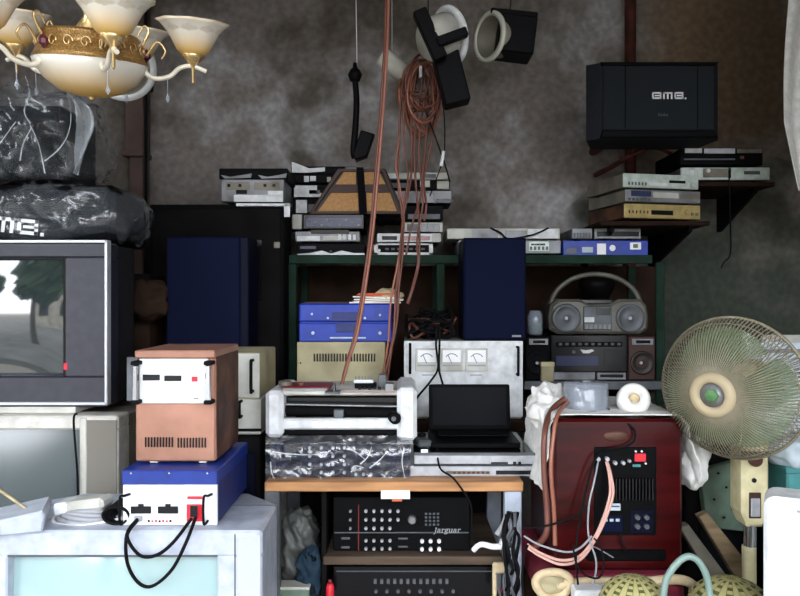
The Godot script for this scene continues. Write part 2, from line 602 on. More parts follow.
	mt("fan_wire", c(150, 141, 118), 0.5, 0.05, "dust", 6.0)
	mt("badge_green", c(74, 120, 70), 0.35)
	mt("gold", c(255, 226, 165), 0.32, 0.4, "gold", 16.0)
	mt("gold_plain", c(238, 204, 146), 0.25, 0.8)
	mt("ivory_metal", c(246, 238, 218), 0.3, 0.1)
	mt("gem", c(96, 34, 50), 0.1, 0, "", 1, 1.0)
	mt("pvc", c(206, 204, 190), 0.5, 0, "dust", 2.0)
	mt("straw", c(202, 188, 150), 0.7, 0, "wood", 3.0)
	var gl := StandardMaterial3D.new()
	gl.vertex_color_use_as_albedo = true
	gl.roughness = 0.25
	gl.subsurf_scatter_enabled = false
	M.shade_glass = gl
	var ba := StandardMaterial3D.new()
	ba.vertex_color_use_as_albedo = true
	ba.roughness = 0.7
	M.basket = ba
	var pl := StandardMaterial3D.new()
	pl.albedo_color = Color(0.86, 0.9, 0.94, 0.055)
	pl.transparency = BaseMaterial3D.TRANSPARENCY_ALPHA
	pl.roughness = 0.1
	pl.metallic_specular = 0.9
	M.plastic = pl
	var pl2: StandardMaterial3D = pl.duplicate()
	pl2.albedo_color = Color(0.8, 0.84, 0.92, 0.011)
	pl2.metallic_specular = 0.5
	M.wrap = pl2
	var bl := StandardMaterial3D.new()
	bl.albedo_color = Color(0.5, 0.62, 0.47, 0.55)
	bl.transparency = BaseMaterial3D.TRANSPARENCY_ALPHA
	bl.roughness = 0.15
	M.blade = bl
	var cs := StandardMaterial3D.new()
	cs.albedo_color = Color(0.8, 0.84, 0.9, 0.3)
	cs.transparency = BaseMaterial3D.TRANSPARENCY_ALPHA
	cs.roughness = 0.05
	M.clear = cs
	var fo: StandardMaterial3D = pl.duplicate()
	fo.albedo_color = Color(0.9, 0.93, 0.96, 0.3)
	M.fold = fo
	M.screen_dark.clearcoat_enabled = true
	M.screen_dark.clearcoat = 1.0
	M.screen_dark.clearcoat_roughness = 0.04
	mt("leaves", c(60, 84, 44), 0.7, 0, "grime", 1.0)
	mt("bark", c(80, 66, 54), 0.9, 0, "grime", 1.0)
	mt("facade", c(188, 180, 166), 0.9, 0, "grime", 0.3)
	mt("laptop_screen", c(26, 26, 29), 0.7)
	M.maroon.clearcoat_enabled = true
	for k in ["black", "black_matte", "black_board", "navy", "navy_side", "grille", "carton", "rubber", "bench_wood", "crt_shell", "laptop_screen", "green_steel", "tan_cloth"]: M[k].metallic_specular = 0.18
	M.maroon.metallic_specular = 0.3
	M.maroon.clearcoat = 0.25
	M.maroon.clearcoat_roughness = 0.15

# ---------------------------------------------------------------- kinds of things
func device(called: String, label: String, category: String, group: String, x0: float, y0: float, x1: float, y1: float, d: float, depth: float, body: Material, face: Material, turn := 0.0, feet := true, face_bev := 0.003) -> Node3D:
	var t := thing(called, label, category, (x0 + x1) * 0.5, y1, d, turn, group)
	var fh := 0.0
	if feet:
		fh = min(2.0, (y1 - y0) * 0.12)
		for s in [0.12, 0.88]:
			for z in [-0.05, -depth + 0.05]:
				var st := new_st()
				cyl(st, L(lerpf(x0, x1, s), y1, z), Vector3.UP, 0.014, fh * sc + 0.002, 10)
				part("foot", st, M.rubber, t)
	pb("body", x0 + 0.6, y0 + 0.5, x1 - 0.6, y1 - fh, -0.008, depth - 0.008, body, t)
	pb("front_panel", x0, y0 + 0.35, x1, y1 - fh, 0.0, 0.01, face, t, face_bev)
	return t

func disp(t: Node3D, x0: float, y0: float, x1: float, y1: float, m: Material, called := "display", z := 0.0015) -> MeshInstance3D:
	return pb(called, x0, y0, x1, y1, z, 0.006, m, t, 0.0008)

func handle_bar(t: Node3D, x: float, y0: float, y1: float, m: Material, out := 0.03, r := 0.005) -> void:
	var st := new_st()
	var a := L(x, y0)
	var b := L(x, y1)
	tube(st, [a, a + Vector3(0, 0, out * 0.8), a + Vector3(0, -0.006, out), b + Vector3(0, 0.006, out), b + Vector3(0, 0, out * 0.8), b], r, 8, 3)
	part("handle", st, m, t)

# the speaker maker's wide block lettering, BMB and a dot, h metres tall, centred on that point
func block_logo(h: float, at: Vector3, parent: Node) -> MeshInstance3D:
	var st := new_st()
	var w := h * 1.35
	var s := h * 0.23
	for q in 3:
		var x := (q - 1) * w * 1.18 - w * 0.5
		var bars := [[0.0, 0.0, s, h], [w - s, 0.0, w, h], [0.0, h - s, w, h]]
		if q == 1: bars.append([w * 0.5 - s * 0.5, 0.0, w * 0.5 + s * 0.5, h])
		else: bars.append_array([[0.0, 0.0, w, s], [s * 1.6, h * 0.5 - s * 0.4, w, h * 0.5 + s * 0.4]])
		for b in bars: bx(st, Vector3(x + (b[0] + b[2]) * 0.5, (b[1] + b[3]) * 0.5 - h * 0.5, 0.001), Vector3(b[2] - b[0], b[3] - b[1], 0.003), 0.0004)
	bx(st, Vector3(w * 1.9, -h * 0.4, 0.001), Vector3(s, s, 0.003), 0.0004)
	var o := part("logo", st, M.white_print, parent)
	o.position = at
	return o

# a tube television: x0..y1 its front, sx0..sy1 its glass, all on its front plane
func crt(label: String, x0: float, y0: float, x1: float, y1: float, d: float, depth: float, sx0: float, sy0: float, sx1: float, sy1: float, bez: Material, shell: Material, glass: Material, bulge: float) -> Node3D:
	var t := thing("crt_television", label, "television", (x0 + x1) * 0.5, y1, d)
	var st := new_st()
	rb(st, x0, y0, x1, sy0, 0.0, 0.09, 0.006)
	rb(st, x0, sy1, x1, y1, 0.0, 0.09, 0.006)
	rb(st, x0, sy0 - 1, sx0, sy1 + 1, 0.0, 0.09, 0.004)
	rb(st, sx1, sy0 - 1, x1, sy1 + 1, 0.0, 0.09, 0.004)
	part("bezel", st, bez, t)
	st = new_st()
	var g0 := L(sx0, sy0)
	var g1 := L(sx1, sy1)
	sheet(st, func(u, v): 
		var a: float = u * 2 - 1
		var b: float = v * 2 - 1
		return Vector3(lerpf(g0.x - 0.004, g1.x + 0.004, u), lerpf(g0.y + 0.004, g1.y - 0.004, v), -0.012 - bulge + bulge * (1 - a * a * 0.6) * (1 - b * b * 0.6)), 20, 16, 0.006)
	part("screen", st, glass, t)
	# housing: full box behind the bezel, then a flat-topped tapering back
	st = new_st()
	st.set_smooth_group(-1)
	var a0 := L(x0 + 1.5, y0 + 1.5)
	var a1 := L(x1 - 1.5, y1)
	bx(st, Vector3((a0.x + a1.x) * 0.5, (a0.y + a1.y) * 0.5, -0.09 - depth * 0.18), Vector3(a1.x - a0.x, a0.y - a1.y, depth * 0.36), 0.006)
	var zf := -0.09 - depth * 0.36
	var zb := -depth
	var w := a1.x - a0.x
	var q := [Vector3(a0.x, a0.y, zf), Vector3(a1.x, a0.y, zf), Vector3(a1.x, a1.y, zf), Vector3(a0.x, a1.y, zf)]
	var r := [Vector3(a0.x + w * 0.16, a0.y - 0.012, zb), Vector3(a1.x - w * 0.16, a0.y - 0.012, zb), Vector3(a1.x - w * 0.16, a1.y, zb), Vector3(a0.x + w * 0.16, a1.y, zb)]
	quad(st, q[0], q[1], r[1], r[0], Vector3.UP)
	quad(st, q[1], q[2], r[2], r[1], Vector3.RIGHT)
	quad(st, q[2], q[3], r[3], r[2], Vector3.DOWN)
	quad(st, q[3], q[0], r[0], r[3], Vector3.LEFT)
	quad(st, r[0], r[1], r[2], r[3], Vector3(0, 0, -1))
	part("housing", st, shell, t)
	return t

# recessed downlight taken off its ceiling: rim ring, can, dark gear box; axis = where it shines
func downlight(label: String, at: Vector3, axis: Vector3, r: float, rim_m: Material, can_m: Material, box_c: Vector3, box_s: Vector3, box_b: Basis) -> Node3D:
	var t := thing_at("downlight", label, "lamp", at, 0.0, "recessed downlights hanging from the ceiling")
	var bs := aim(axis)
	var st := new_st()
	lathe(st, [Vector2(r * 0.8, -0.01), Vector2(r, 0.0), Vector2(r * 1.0, 0.006), Vector2(r * 0.82, 0.012), Vector2(r * 0.8, -0.01)], 36, Transform3D(bs, Vector3.ZERO))
	part("rim", st, rim_m, t)
	st = new_st()
	lathe(st, [Vector2(0, -r * 0.98), Vector2(r * 0.62, -r * 0.97), Vector2(r * 0.72, -r * 0.8), Vector2(r * 0.82, 0.004), Vector2(r * 0.76, 0.004), Vector2(r * 0.62, -r * 0.75), Vector2(0, -r * 0.88)], 32, Transform3D(bs, Vector3.ZERO))
	part("can", st, can_m, t)
	st = new_st()
	cyl(st, bs * Vector3(0, -r * 0.88, 0), axis, r * 0.2, r * 0.3, 12)
	part("lamp_holder", st, M.off_white, t)
	st = new_st()
	bx(st, box_c, box_s, 0.005, box_b)
	part("gear_box", st, M.black, t)
	st = new_st()
	tube(st, [box_c, box_c * 0.5 + bs * Vector3(0, -r * 0.7, 0) * 0.5, bs * Vector3(0, -r * 0.7, 0)], 0.008, 6)
	part("bracket", st, M.black, t)
	return t

# ---------------------------------------------------------------- the setting
func build_room() -> void:
	var X0 := -2.15
	var X1 := 2.15
	var ZB := -3.4
	var ZF := 1.3
	var H := 3.15
	var st := new_st()
	uvr = Rect2(-2.2, 0, 4.4, 3.2)
	bx(st, Vector3(0, H / 2, ZB - 0.1), Vector3(X1 - X0 + 0.4, H, 0.2), 0.0)
	struct("wall_back", st, M.concrete)
	uvr = Rect2()
	st = new_st()
	bx(st, Vector3(X0 - 0.1, H / 2, (ZB - 1.3) / 2), Vector3(0.2, H, -1.3 - ZB), 0.0)
	struct("wall_left", st, M.plaster)
	st = new_st()
	bx(st, Vector3(X1 + 0.1, H / 2, (ZB + ZF) / 2), Vector3(0.2, H, ZF - ZB), 0.0)
	struct("wall_right", st, M.plaster)
	st = new_st()
	bx(st, Vector3(0, H + 0.1, (ZB + ZF) / 2), Vector3(X1 - X0 + 0.4, 0.2, ZF - ZB + 0.2), 0.0)
	struct("ceiling", st, M.ceiling)
	st = new_st()
	bx(st, Vector3(0, -0.1, (ZB + ZF) / 2), Vector3(X1 - X0 + 0.4, 0.2, ZF - ZB + 0.2), 0.0)
	struct("floor", st, M.floor)
	st = new_st()
	bx(st, Vector3(0, -0.13, 16.4), Vector3(60, 0.2, 30), 0.0)
	struct("ground", st, M.road)
	# timber post up the left of the back wall with a collar, a black conduit beside it, a rusty pipe at the right
	st = new_st()
	var a := P(125, 0, 3.3); var b := P(144, 0, 3.3)
	bx(st, Vector3((a.x + b.x) / 2, (H + hy(154, 3.3)) / 2, -3.34), Vector3(b.x - a.x, H - hy(154, 3.3), 0.1), 0.006)
	bx(st, Vector3((a.x + b.x) / 2, hy(154, 3.3), -3.33), Vector3(b.x - a.x + 0.014, 0.03, 0.12), 0.006)
	bx(st, Vector3((a.x + b.x) / 2 + 0.008, hy(154, 3.3) / 2, -3.345), Vector3((b.x - a.x) * 0.76, hy(154, 3.3), 0.09), 0.006)
	struct("trim_1", st, M.post)
	st = new_st()
	tube(st, [Vector3(P(146, 0, 3.28).x, 3.15, -3.28), P(146, 205, 3.28)], 0.0075, 8, 1)
	struct("trim_2", st, M.rubber)
	st = new_st()
	tube(st, [Vector3(P(630.5, 0, 3.36).x, H, -3.36), Vector3(P(630.5, 0, 3.36).x, 0.0, -3.36)], 0.026, 14, 1)
	struct("trim_3", st, M.rust_pipe)

# across the street, out of the frame: what the shiny screens reflect
func build_street() -> void:
	rng.seed = 3
	var spots := [Vector3(-5.2, 0, 0.8), Vector3(-6.2, 0, 4.2), Vector3(-4.2, 0, 7.0), Vector3(4.5, 0, 10.5), Vector3(-9.5, 0, 1.6), Vector3(-3.4, 0, 4.6)]
	for i in spots.size():
		var t := thing_at("street_tree", ["leafy tree across the street, furthest to the left", "second leafy tree across the street", "leafy tree across the street behind the camera", "leafy tree across the street to the right", "leafy tree across the street behind the first one", "leafy tree across the street nearest the shop front"][i], "tree", spots[i])
		var st := new_st()
		tube(st, [Vector3(0, -0.05, 0), Vector3(0.1, 1.2, 0), Vector3(0.0, 2.6, 0.1)], 0.16, 8, 4, 0.09)
		part("trunk", st, M.bark, t)
		st = new_st()
		for k in 9:
			lump(st, Vector3(rng.randf_range(-0.9, 0.9), 3.0 + rng.randf_range(-0.7, 1.1), rng.randf_range(-0.8, 0.8)), Vector3(0.62, 0.5, 0.6), 2.0, 0.3, 1.6, 50 + k, 16, 10, false, true)
		part("crown", st, M.leaves, t)
	var b := thing_at("house", "pale house across the street behind the camera", "house", Vector3(-2.0, 0, 16.0))
	var s2 := new_st(); bx(s2, Vector3(0, 1.6, 0), Vector3(9, 3.3, 3), 0.02); part("wall", s2, M.facade, b)
	for k in 4:
		s2 = new_st(); bx(s2, Vector3(-3.3 + k * 2.2, 1.7, -1.5), Vector3(1.0, 1.2, 0.1), 0.01); part("window", s2, M.display, b)
	s2 = new_st(); prism(s2, PackedVector2Array([Vector2(-4.8, 3.2), Vector2(4.8, 3.2), Vector2(4.2, 4.3), Vector2(-4.2, 4.3)]), 1.7, -1.7); part("roof", s2, M.rust_pipe, b)

func build_furniture() -> void:
	# low bench for the television column (below the frame)
	var t := thing_at("low_bench", "low wooden bench under the televisions at the left edge", "bench", Vector3(-1.0, 0, -1.9))
	var st := new_st()
	bx(st, Vector3(0, 0.342, 0), Vector3(1.2, 0.04, 0.44), 0.004)
	part("bench_top", st, M.bench_wood, t)
	for x in [-0.54, 0.54]:
		for z in [-0.18, 0.18]:
			st = new_st(); bx(st, Vector3(x, 0.16, z), Vector3(0.06, 0.32, 0.06), 0.004); part("leg", st, M.bench_wood, t)
	t = thing_at("television_stand", "low wooden stand under the middle television of the left column", "stand", Vector3(-1.3, 0, -2.335))
	st = new_st(); bx(st, Vector3(0, 0.482, 0), Vector3(0.92, 0.04, 0.39), 0.004); part("stand_top", st, M.bench_wood, t)
	for x in [-0.4, 0.4]:
		for z in [-0.16, 0.16]:
			st = new_st(); bx(st, Vector3(x, 0.23, z), Vector3(0.06, 0.46, 0.06), 0.004); part("leg", st, M.bench_wood, t)
	# long dark workbench along the back wall
	t = thing_at("workbench", "long dark wooden workbench along the back wall behind the equipment", "bench", Vector3(-0.08, 0, -2.95))
	st = new_st()
	bx(st, Vector3(0, 0.98, 0), Vector3(2.3, 0.04, 0.8), 0.004)
	part("worktop", st, M.bench_wood, t)
	for x in [-1.1, 0.0, 1.1]:
		for z in [-0.36, 0.36]:
			st = new_st(); bx(st, Vector3(x, 0.48, z), Vector3(0.07, 0.96, 0.07), 0.004); part("leg", st, M.bench_wood, t)
	# green steel rack standing on the workbench
	t = thing_at("steel_rack", "green painted steel rack with two boards at the back wall", "shelf", Vector3(0.28, 1.0, -2.95))
	for k in 2:
		var py: float = [255.0, 381.0][k]
		var x0: float = [289.0, 524.0][k]
		var x1: float = [652.0, 664.0][k]
		var a := P(x0, py, 2.95)
		var b := P(x1, py, 2.95)
		st = new_st()
		bx(st, Vector3((a.x + b.x) / 2 - 0.28, a.y - 1.0 - 0.004, -0.2), Vector3(b.x - a.x, 0.008, 0.4), 0.002)
		bx(st, Vector3((a.x + b.x) / 2 - 0.28, a.y - 1.0 - 0.018, 0.0), Vector3(b.x - a.x, 0.036, 0.012), 0.002)
		part("shelf_board", st, M.green_steel if k == 0 else M.steel_leg, t)
	for px in [292.0, 441.0, 661.5]:
		for z in [-0.02, -0.385]:
			var h := hy(262, 2.95) - 1.0
			st = new_st(); bx(st, Vector3((px - CX) * 2.95 / FOC - 0.28, h / 2, z), Vector3(0.035, h, 0.02), 0.003); part("post", st, M.green_steel, t)
	var pa := P(292, 262, 3.34)
	var pc := P(661, 381, 3.34)
	st = new_st()
	bx(st, Vector3((pa.x + pc.x) / 2 - 0.28, (hy(262, 2.95) - 1.0) / 2, -0.405), Vector3(pc.x - pa.x, hy(262, 2.95) - 1.0, 0.012), 0.002)
	part("back_panel", st, M.carton, t)
	# front equipment rack: wooden top on grey steel legs
	ox = 394; oy = 482; sc = 2.0 / FOC
	var topy := hy(482, 2.0)
	t = thing_at("equipment_table", "wooden topped table with grey steel legs holding amplifiers inside", "table", Vector3((394 - CX) * 2.0 / FOC, 0, -2.0))
	st = new_st()
	bx(st, Vector3(0, topy - 0.014, -0.235), Vector3(0.74, 0.028, 0.47), 0.003)
	part("table_top", st, M.table_wood, t)
	for k in 4:
		var px: float = [271.0, 514.0, 271.0, 514.0][k]
		st = new_st()
		bx(st, Vector3((px - 394) * sc, (topy - 0.028) / 2, -0.03 if k < 2 else -0.44), Vector3(15 * sc if k == 0 else 17 * sc, topy - 0.028, 0.035), 0.003)
		part("leg", st, M.steel_leg if k % 2 == 0 else M.leg_paint, t)
	for k in 2:
		var y: float = [hy(553, 2.06), hy(600.5, 2.06)][k]
		var x0: float = [(322.0 - 394) * sc, (280.0 - 394) * sc][k]
		var x1 := (504.0 - 394) * sc
		st = new_st()
		bx(st, Vector3((x0 + x1) / 2, y - 0.012, -0.24), Vector3(x1 - x0, 0.024, 0.42), 0.002)
		part("shelf_board", st, M.shelf_wood, t)
	st = new_st()
	bx(st, Vector3((322.0 - 394) * sc, (hy(600.5, 2.06) + topy - 0.028) / 2, -0.25), Vector3(0.014, topy - 0.03 - hy(600.5, 2.06), 0.4), 0.001)
	part("divider", st, M.black_board, t)
	st = new_st()
	bx(st, Vector3(0, topy * 0.55 , -0.462), Vector3(0.7, topy * 0.85, 0.012), 0.001)
	part("back_board", st, M.black_board, t)
	# plinth cabinet behind the blue regulator, carrying the two pale regulators
	t = thing_at("plinth_cabinet", "dark cabinet carrying the two pale regulators left of the table", "cabinet", Vector3(-0.545, 0, -2.34))
	st = new_st(); bx(st, Vector3(0, 0.51, 0), Vector3(0.22, 1.012, 0.32), 0.005); part("body", st, M.black_board, t)
	st = new_st(); bx(st, Vector3(0, 0.5, 0.164), Vector3(0.19, 0.94, 0.01), 0.004); part("door", st, M.navy_side, t)
	# right: black cabinet behind the fan, and the stool under the red speaker
	t = thing_at("floor_cabinet", "black cabinet standing behind the fan stand", "cabinet", Vector3(1.24, 0, -2.4))
	st = new_st(); bx(st, Vector3(0, 0.47, 0), Vector3(0.66, 0.94, 0.34), 0.006); part("body", st, M.black_board, t)
	st = new_st(); bx(st, Vector3(0, 0.47, 0.174), Vector3(0.58, 0.86, 0.012), 0.004); part("grille", st, M.grille, t)

func build_left() -> void:
	var t := crt("pale silver tube television at the bottom left with cables and blue regulator on top", -32, 531, 262, 745, 1.7, 0.38, 7, 557, 217, 715, M.crt_silver, M.crt_silver, M.screen_light, 0.035)
	pb("speaker_panel", 237, 536, 261, 740, 0.002, 0.01, M.crt_panel_light, t)
	pb("speaker_panel", -31, 536, -4, 740, 0.002, 0.01, M.crt_panel_light, t)
	pb("trim_line", 234, 534, 236, 742, 0.001, 0.006, M.steel_leg, t)
	pb("inner_frame", 7, 555, 217, 557.4, 0.0, 0.03, M.steel_leg, t)
	t = crt("grey tube television in the middle of the left column under the dark one", -170, 416, 118, 610, 2.12, 0.42, -128, 430, 80, 580, M.crt_grey, M.crt_side, M.screen_grey, 0.03)
	pb("speaker_panel", 86, 420, 117, 608, 0.002, 0.01, M.crt_panel, t)
	pb("trim_strip", 80, 418, 87, 608, 0.004, 0.01, M.off_white, t)
	var st := new_st()
	tube(st, [L(79, 413, 0.01), L(76, 420, 0.015), L(79, 470, 0.012), L(80, 510, 0.012)], 0.0035, 6)
	part("antenna_wire", st, M.rubber, t)
	t = crt("dark grey tube television with a pale thin trim, topmost in the left column", -116, 242, 107, 407, 2.15, 0.4, -70, 258, 63, 376, M.crt_dark, M.crt_shell, M.screen_dark, 0.03)
	pb("trim_edge", -117, 240, 107.5, 243, 0.006, 0.03, M.crt_trim, t)
	pb("trim_edge", 105, 240, 108, 405, 0.006, 0.03, M.crt_trim, t)
	pb("trim_edge", -117, 402, 107.5, 405, 0.006, 0.03, M.crt_trim, t)
	pb("plinth", -100, 406, 74, 414.1, -0.01, 0.3, M.off_white, t)
	pb("power_light", 63.5, 363, 67.5, 370, 0.002, 0.006, M.red, t)
	pb("screen_surround", 63, 256, 66, 377, 0.001, 0.02, M.crt_shell, t)
	# two speakers in clear plastic bags on that television
	for k in 2:
		var e: Array = [[-60.0, 184.0, 113.0, 243.5, 2.29, 0.3], [-60.0, 104.0, 62.0, 178.5, 2.31, 0.26]][k]
		t = thing("wrapped_speaker", ["black karaoke speaker in creased clear plastic with white logo, lying on the dark television", "black speaker tied in a clear plastic bag, topmost of the left column"][k], "speaker", (e[0] + e[2]) / 2, e[3], e[4], 0.0, "speakers wrapped in clear plastic")
		pb("cabinet", e[0], e[1], e[2], e[3], -0.01, e[5], M.black, t, 0.015)
		pb("grille", e[0] + 6, e[1] + 5, e[2] - 6, e[3] - 4, 0.0, 0.02, M.grille, t, 0.006)
		if k == 0:
			block_logo(0.05, L(6, 225, 0.014), t).rotation.z = -0.1
			st = new_st()
			lump(st, L(26, 214, -0.14), Vector3(0.325, 0.094, 0.175), 4.0, 0.028, 5.0, 7, 90, 44, true)
			part("plastic_bag", st, M.plastic, t)
		else:
			st = new_st()
			lump(st, L(8, 135, -0.13), Vector3(0.24, 0.145, 0.17), 3.4, 0.05, 5.2, 18, 90, 50, true)
			part("plastic_bag", st, M.plastic, t)
			st = new_st()
			for q in [[[44, 130], [38, 118], [43, 100], [39, 84]], [[58, 178], [52, 150], [44, 132]], [[34, 166], [37, 150], [45, 134]], [[58, 166], [72, 154], [81, 138], [83, 118], [79, 98]], [[8, 124], [4, 150], [10, 176]], [[-4, 176], [14, 150], [30, 128]]]:
				var pts := []
				for i in q.size(): pts.append(L(q[i][0], q[i][1], 0.085))
				st = new_st()
				tube(st, pts, 0.003, 5, 5, 0.0012)
				part("bag_fold", st, M.fold, t)
			st = new_st()
			for q in [[[80, 96], [92, 108], [97, 128], [92, 152], [86, 176]]]:
				var ptz := []
				for i in q.size(): ptz.append(L(q[i][0] - 6, q[i][1], 0.03))
				sheet(st, func(u, v):
					var sp := smooth_path(ptz, 6)
					var p2: Vector3 = sp[int(u * (sp.size() - 1))]
					return p2 + Vector3((v - 0.5) * 0.05 * sin(u * PI) , 0, 0.02 * sin(v * 5.0 + u * 3.0)), 20, 6, 0.0008)
			part("bag_fold", st, M.fold, t)
	# dark carton behind the dark television
	t = thing("dark_carton", "dark brown carton between the dark television and the black cabinet", "box", 127, 417.5, 2.66)
	st = new_st(); rb(st, 106, 290, 149, 417.5, 0, 0.16, 0.004); part("carton_side", st, M.carton, t)
	st = new_st(); rb(st, 105, 274, 150, 290, 0.003, 0.166, 0.004); part("carton_lid", st, M.black_board, t)
	st = new_st()
	lump(st, P(150, 300, 2.62) + Vector3(0, 0, 0.02), Vector3(0.065, 0.06, 0.05), 2.4, 0.03, 9.0, 5, 28, 18)
	solo("paper_bag", st, M.carton, "crumpled brown paper bag by the wooden post", "bag")
	# brown regulator with the white panel
	t = thing("voltage_regulator", "copper brown voltage regulator with white panel, standing on the blue one", "regulator", 175.5, 463.5, 1.8)
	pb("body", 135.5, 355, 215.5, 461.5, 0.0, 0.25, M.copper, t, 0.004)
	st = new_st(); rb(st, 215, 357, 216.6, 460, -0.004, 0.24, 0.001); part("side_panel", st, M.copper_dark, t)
	pb("white_panel", 141, 358.5, 209, 403, 0.012, 0.014, M.white, t)
	pb("panel_lip", 136, 350, 216, 358, 0.01, 0.26, M.copper, t, 0.003)
	pb("side_bracket", 127, 357, 139, 401, 0.004, 0.012, M.steel_leg, t)
	disp(t, 144.5, 374, 161.5, 380, M.display, "meter", 0.014)
	disp(t, 166, 375, 183, 380.5, M.display, "meter", 0.014)
	disp(t, 193, 376, 199, 381, M.red, "warning_mark", 0.0135)
	disp(t, 195, 397, 200, 398, M.black, "marking", 0.0135)
	for x in [140.0, 211.5]:
		st = new_st()
		rb(st, x - 2.6, 364, x + 2.6, 399, 0.036, 0.008, 0.003)
		part("handle", st, M.chrome, t)
		pb("handle_end", x - 4, 360, x + 4, 364, 0.038, 0.036, M.rubber, t)
		pb("handle_end", x - 4, 398.5, x + 4, 402.5, 0.038, 0.036, M.rubber, t)
	button_row(t, 144.5, 174, 10, 437, 447, M.display, "vent_slot", 0.45, 0.0)
	button_row(t, 177, 207, 10, 437.5, 447.5, M.display, "vent_slot", 0.45, 0.0)
	for x in [153.0, 202.0]: pb("foot", x - 4, 461, x + 4, 463.5, -0.004, 0.03, M.off_white, t)
	# blue and white regulator
	t = thing("voltage_regulator", "blue and white voltage regulator with a red socket and looped black cord", "regulator", 170, 525.5, 1.74)
	pb("body", 123.5, 471, 217, 525.5, -0.004, 0.335, M.blue_dark, t, 0.004)
	pb("lid", 122, 470, 218, 484.5, 0.004, 0.345, M.blue, t, 0.003)
	pb("front_panel", 123, 484.5, 217.3, 525.2, 0.002, 0.01, M.white, t)
	for x in [132.0, 170.0, 208.0]: knob(t, x, 472.6, 1.1, M.chrome, "screw", 0.004, 0.003)
	for x in [141.5, 168.5]:
		var f := disp(t, x - 10, 506, x + 10, 513, M.display, "meter", 0.006)
		f = disp(t, x - 2.5, 503.5, x + 2.5, 507, M.display, "meter_cap", 0.007)
	disp(t, 187.5, 496, 203, 499, M.red, "label_strip", 0.003)
	disp(t, 187, 504, 204, 521, M.red, "outlet", 0.004)
	disp(t, 193, 503, 200, 514, M.display, "plug", 0.025)
	for k in 7: disp(t, 148 + k * 3.6, 519.5 + (k % 2) * 0.5, 150.2 + k * 3.6, 522, M.red if k % 3 else M.black, "marking", 0.0028)
	for x in [126.0, 208.0]:
		st = new_st()
		tube(st, [L(x + 4, 494, 0.0), L(x + 3, 492.5, 0.03), L(x - 0.5, 494, 0.034), L(x - 0.5, 519, 0.034), L(x, 520.5, 0.0)], 0.0032, 6, 4)
		part("handle", st, M.rubber, t)
	disp(t, 136, 515, 143, 520, M.grey_wire, "terminal", 0.012)
	st = new_st()
	tube(st, [L(139, 518, 0.012), L(136.5, 526, 0.062), L(137, 553, 0.062), L(146, 573, 0.055), L(160, 577, 0.055), L(180, 560, 0.062), L(194, 533, 0.062), L(198, 515, 0.02)], 0.0042, 8)
	part("power_cord", st, M.rubber, t)
	st = new_st()
	tube(st, [L(139, 519, 0.012), L(137, 528, 0.062), L(149, 546, 0.062), L(165, 546, 0.062), L(181, 534, 0.062), L(194, 516, 0.02)], 0.0042, 8)
	part("power_cord", st, M.rubber, t)
	# two pale regulators behind the brown one, one on the other
	for k in 2:
		var y0: float = [399.0, 353.0][k]
		var y1: float = [435.0, 399.0][k]
		var x1: float = [261.0, 259.5][k]
		t = thing("voltage_regulator", ["off-white regulator under another one, right behind the brown regulator", "off-white regulator with a long black handle, standing on its twin"][k], "regulator", 226, y1, 2.2)
		pb("body", 192, y0, x1 - 0.5, y1, -0.004, 0.29, M.beige if k else M.off_white, t, 0.004)
		pb("front_panel", 192, y0 + 0.5, x1, y1 - 1, 0.0, 0.01, M.off_white, t)
		if k:
			handle_bar(t, 253, 360, 391, M.rubber)
		else:
			handle_bar(t, 241.5, 401, 416, M.rubber)
			pb("bottom_band", 192, 428.5, 261.5, 431.5, 0.003, 0.01, M.rubber, t)
	# bits on top of the bottom television
	t = thing("adapter_box", "pale blue slanted adapter box at the left edge on the bottom television", "adapter", 18, 537, 1.68, 0.35)
	st = new_st()
	prism(st, lpoly([[-26, 520], [40, 510], [43, 516], [40, 531.5], [-26, 531.5]]), 0.01, -0.12, 0.004)
	st.generate_normals()
	t.position.y = hy(531, 1.7) + 0.0005 - 0.0132
	part("case", st, M.crt_silver, t)
	st = new_st(); rb(st, -27, 519, 4, 531, 0.014, 0.03, 0.004); part("front_face", st, M.pale_blue, t)
	cable("bamboo_stick", [P(-6, 486, 1.72), P(31, 512, 1.74)], 0.004, M.straw, "thin bamboo stick leaning at the left edge over the adapter", "stick")
	t = thing("white_cord_coil", "flat coil of white and grey cord on the bottom television", "cord", 86, 528, 1.78)
	for k in 6:
		st = new_st()
		var rr := 0.098 - 0.009 * k
		var pts := []
		for i in 25:
			var a := TAU * i / 24.0 + k
			pts.append(Vector3(cos(a) * rr * (1 + 0.06 * sin(a * 3 + k)), 0.012 + 0.006 * k + 0.004 * sin(a * 2 + k), sin(a) * rr * 0.62 - 0.02))
		tube(st, pts, 0.0065, 6, 2)
		part("cord_turn", st, M.grey_wire if k != 1 else M.white_wire, t)
	t = thing("white_adapter", "white rounded adapter lying on the coiled white cord", "adapter", 86, 514, 1.8, -0.15)
	st = new_st(); bx(st, Vector3(0, 0.026, 0), Vector3(0.128, 0.03, 0.06), 0.009, Basis(Vector3(0, 0, 1), 0.16)); part("case", st, M.off_white, t)
	st = new_st(); bx(st, Vector3(-0.052, 0.017, 0.001), Vector3(0.042, 0.034, 0.066), 0.007, Basis(Vector3(0, 0, 1), 0.16)); part("end_cap", st, M.white, t)
	t = thing("black_cord_bundle", "bundle of black cord beside the blue regulator", "cord", 121, 527, 1.76)
	for k in 7:
		st = new_st()
		var pts := []
		for i in 13:
			var a := TAU * i / 12.0
			pts.append(Vector3(cos(a) * (0.02 + 0.002 * k) - 0.004, 0.035 + sin(a) * (0.028 - 0.001 * k), -0.028 + 0.008 * k + 0.004 * sin(a + k)))
		tube(st, pts, 0.0042, 6, 2)
		part("cord_turn", st, M.rubber, t)

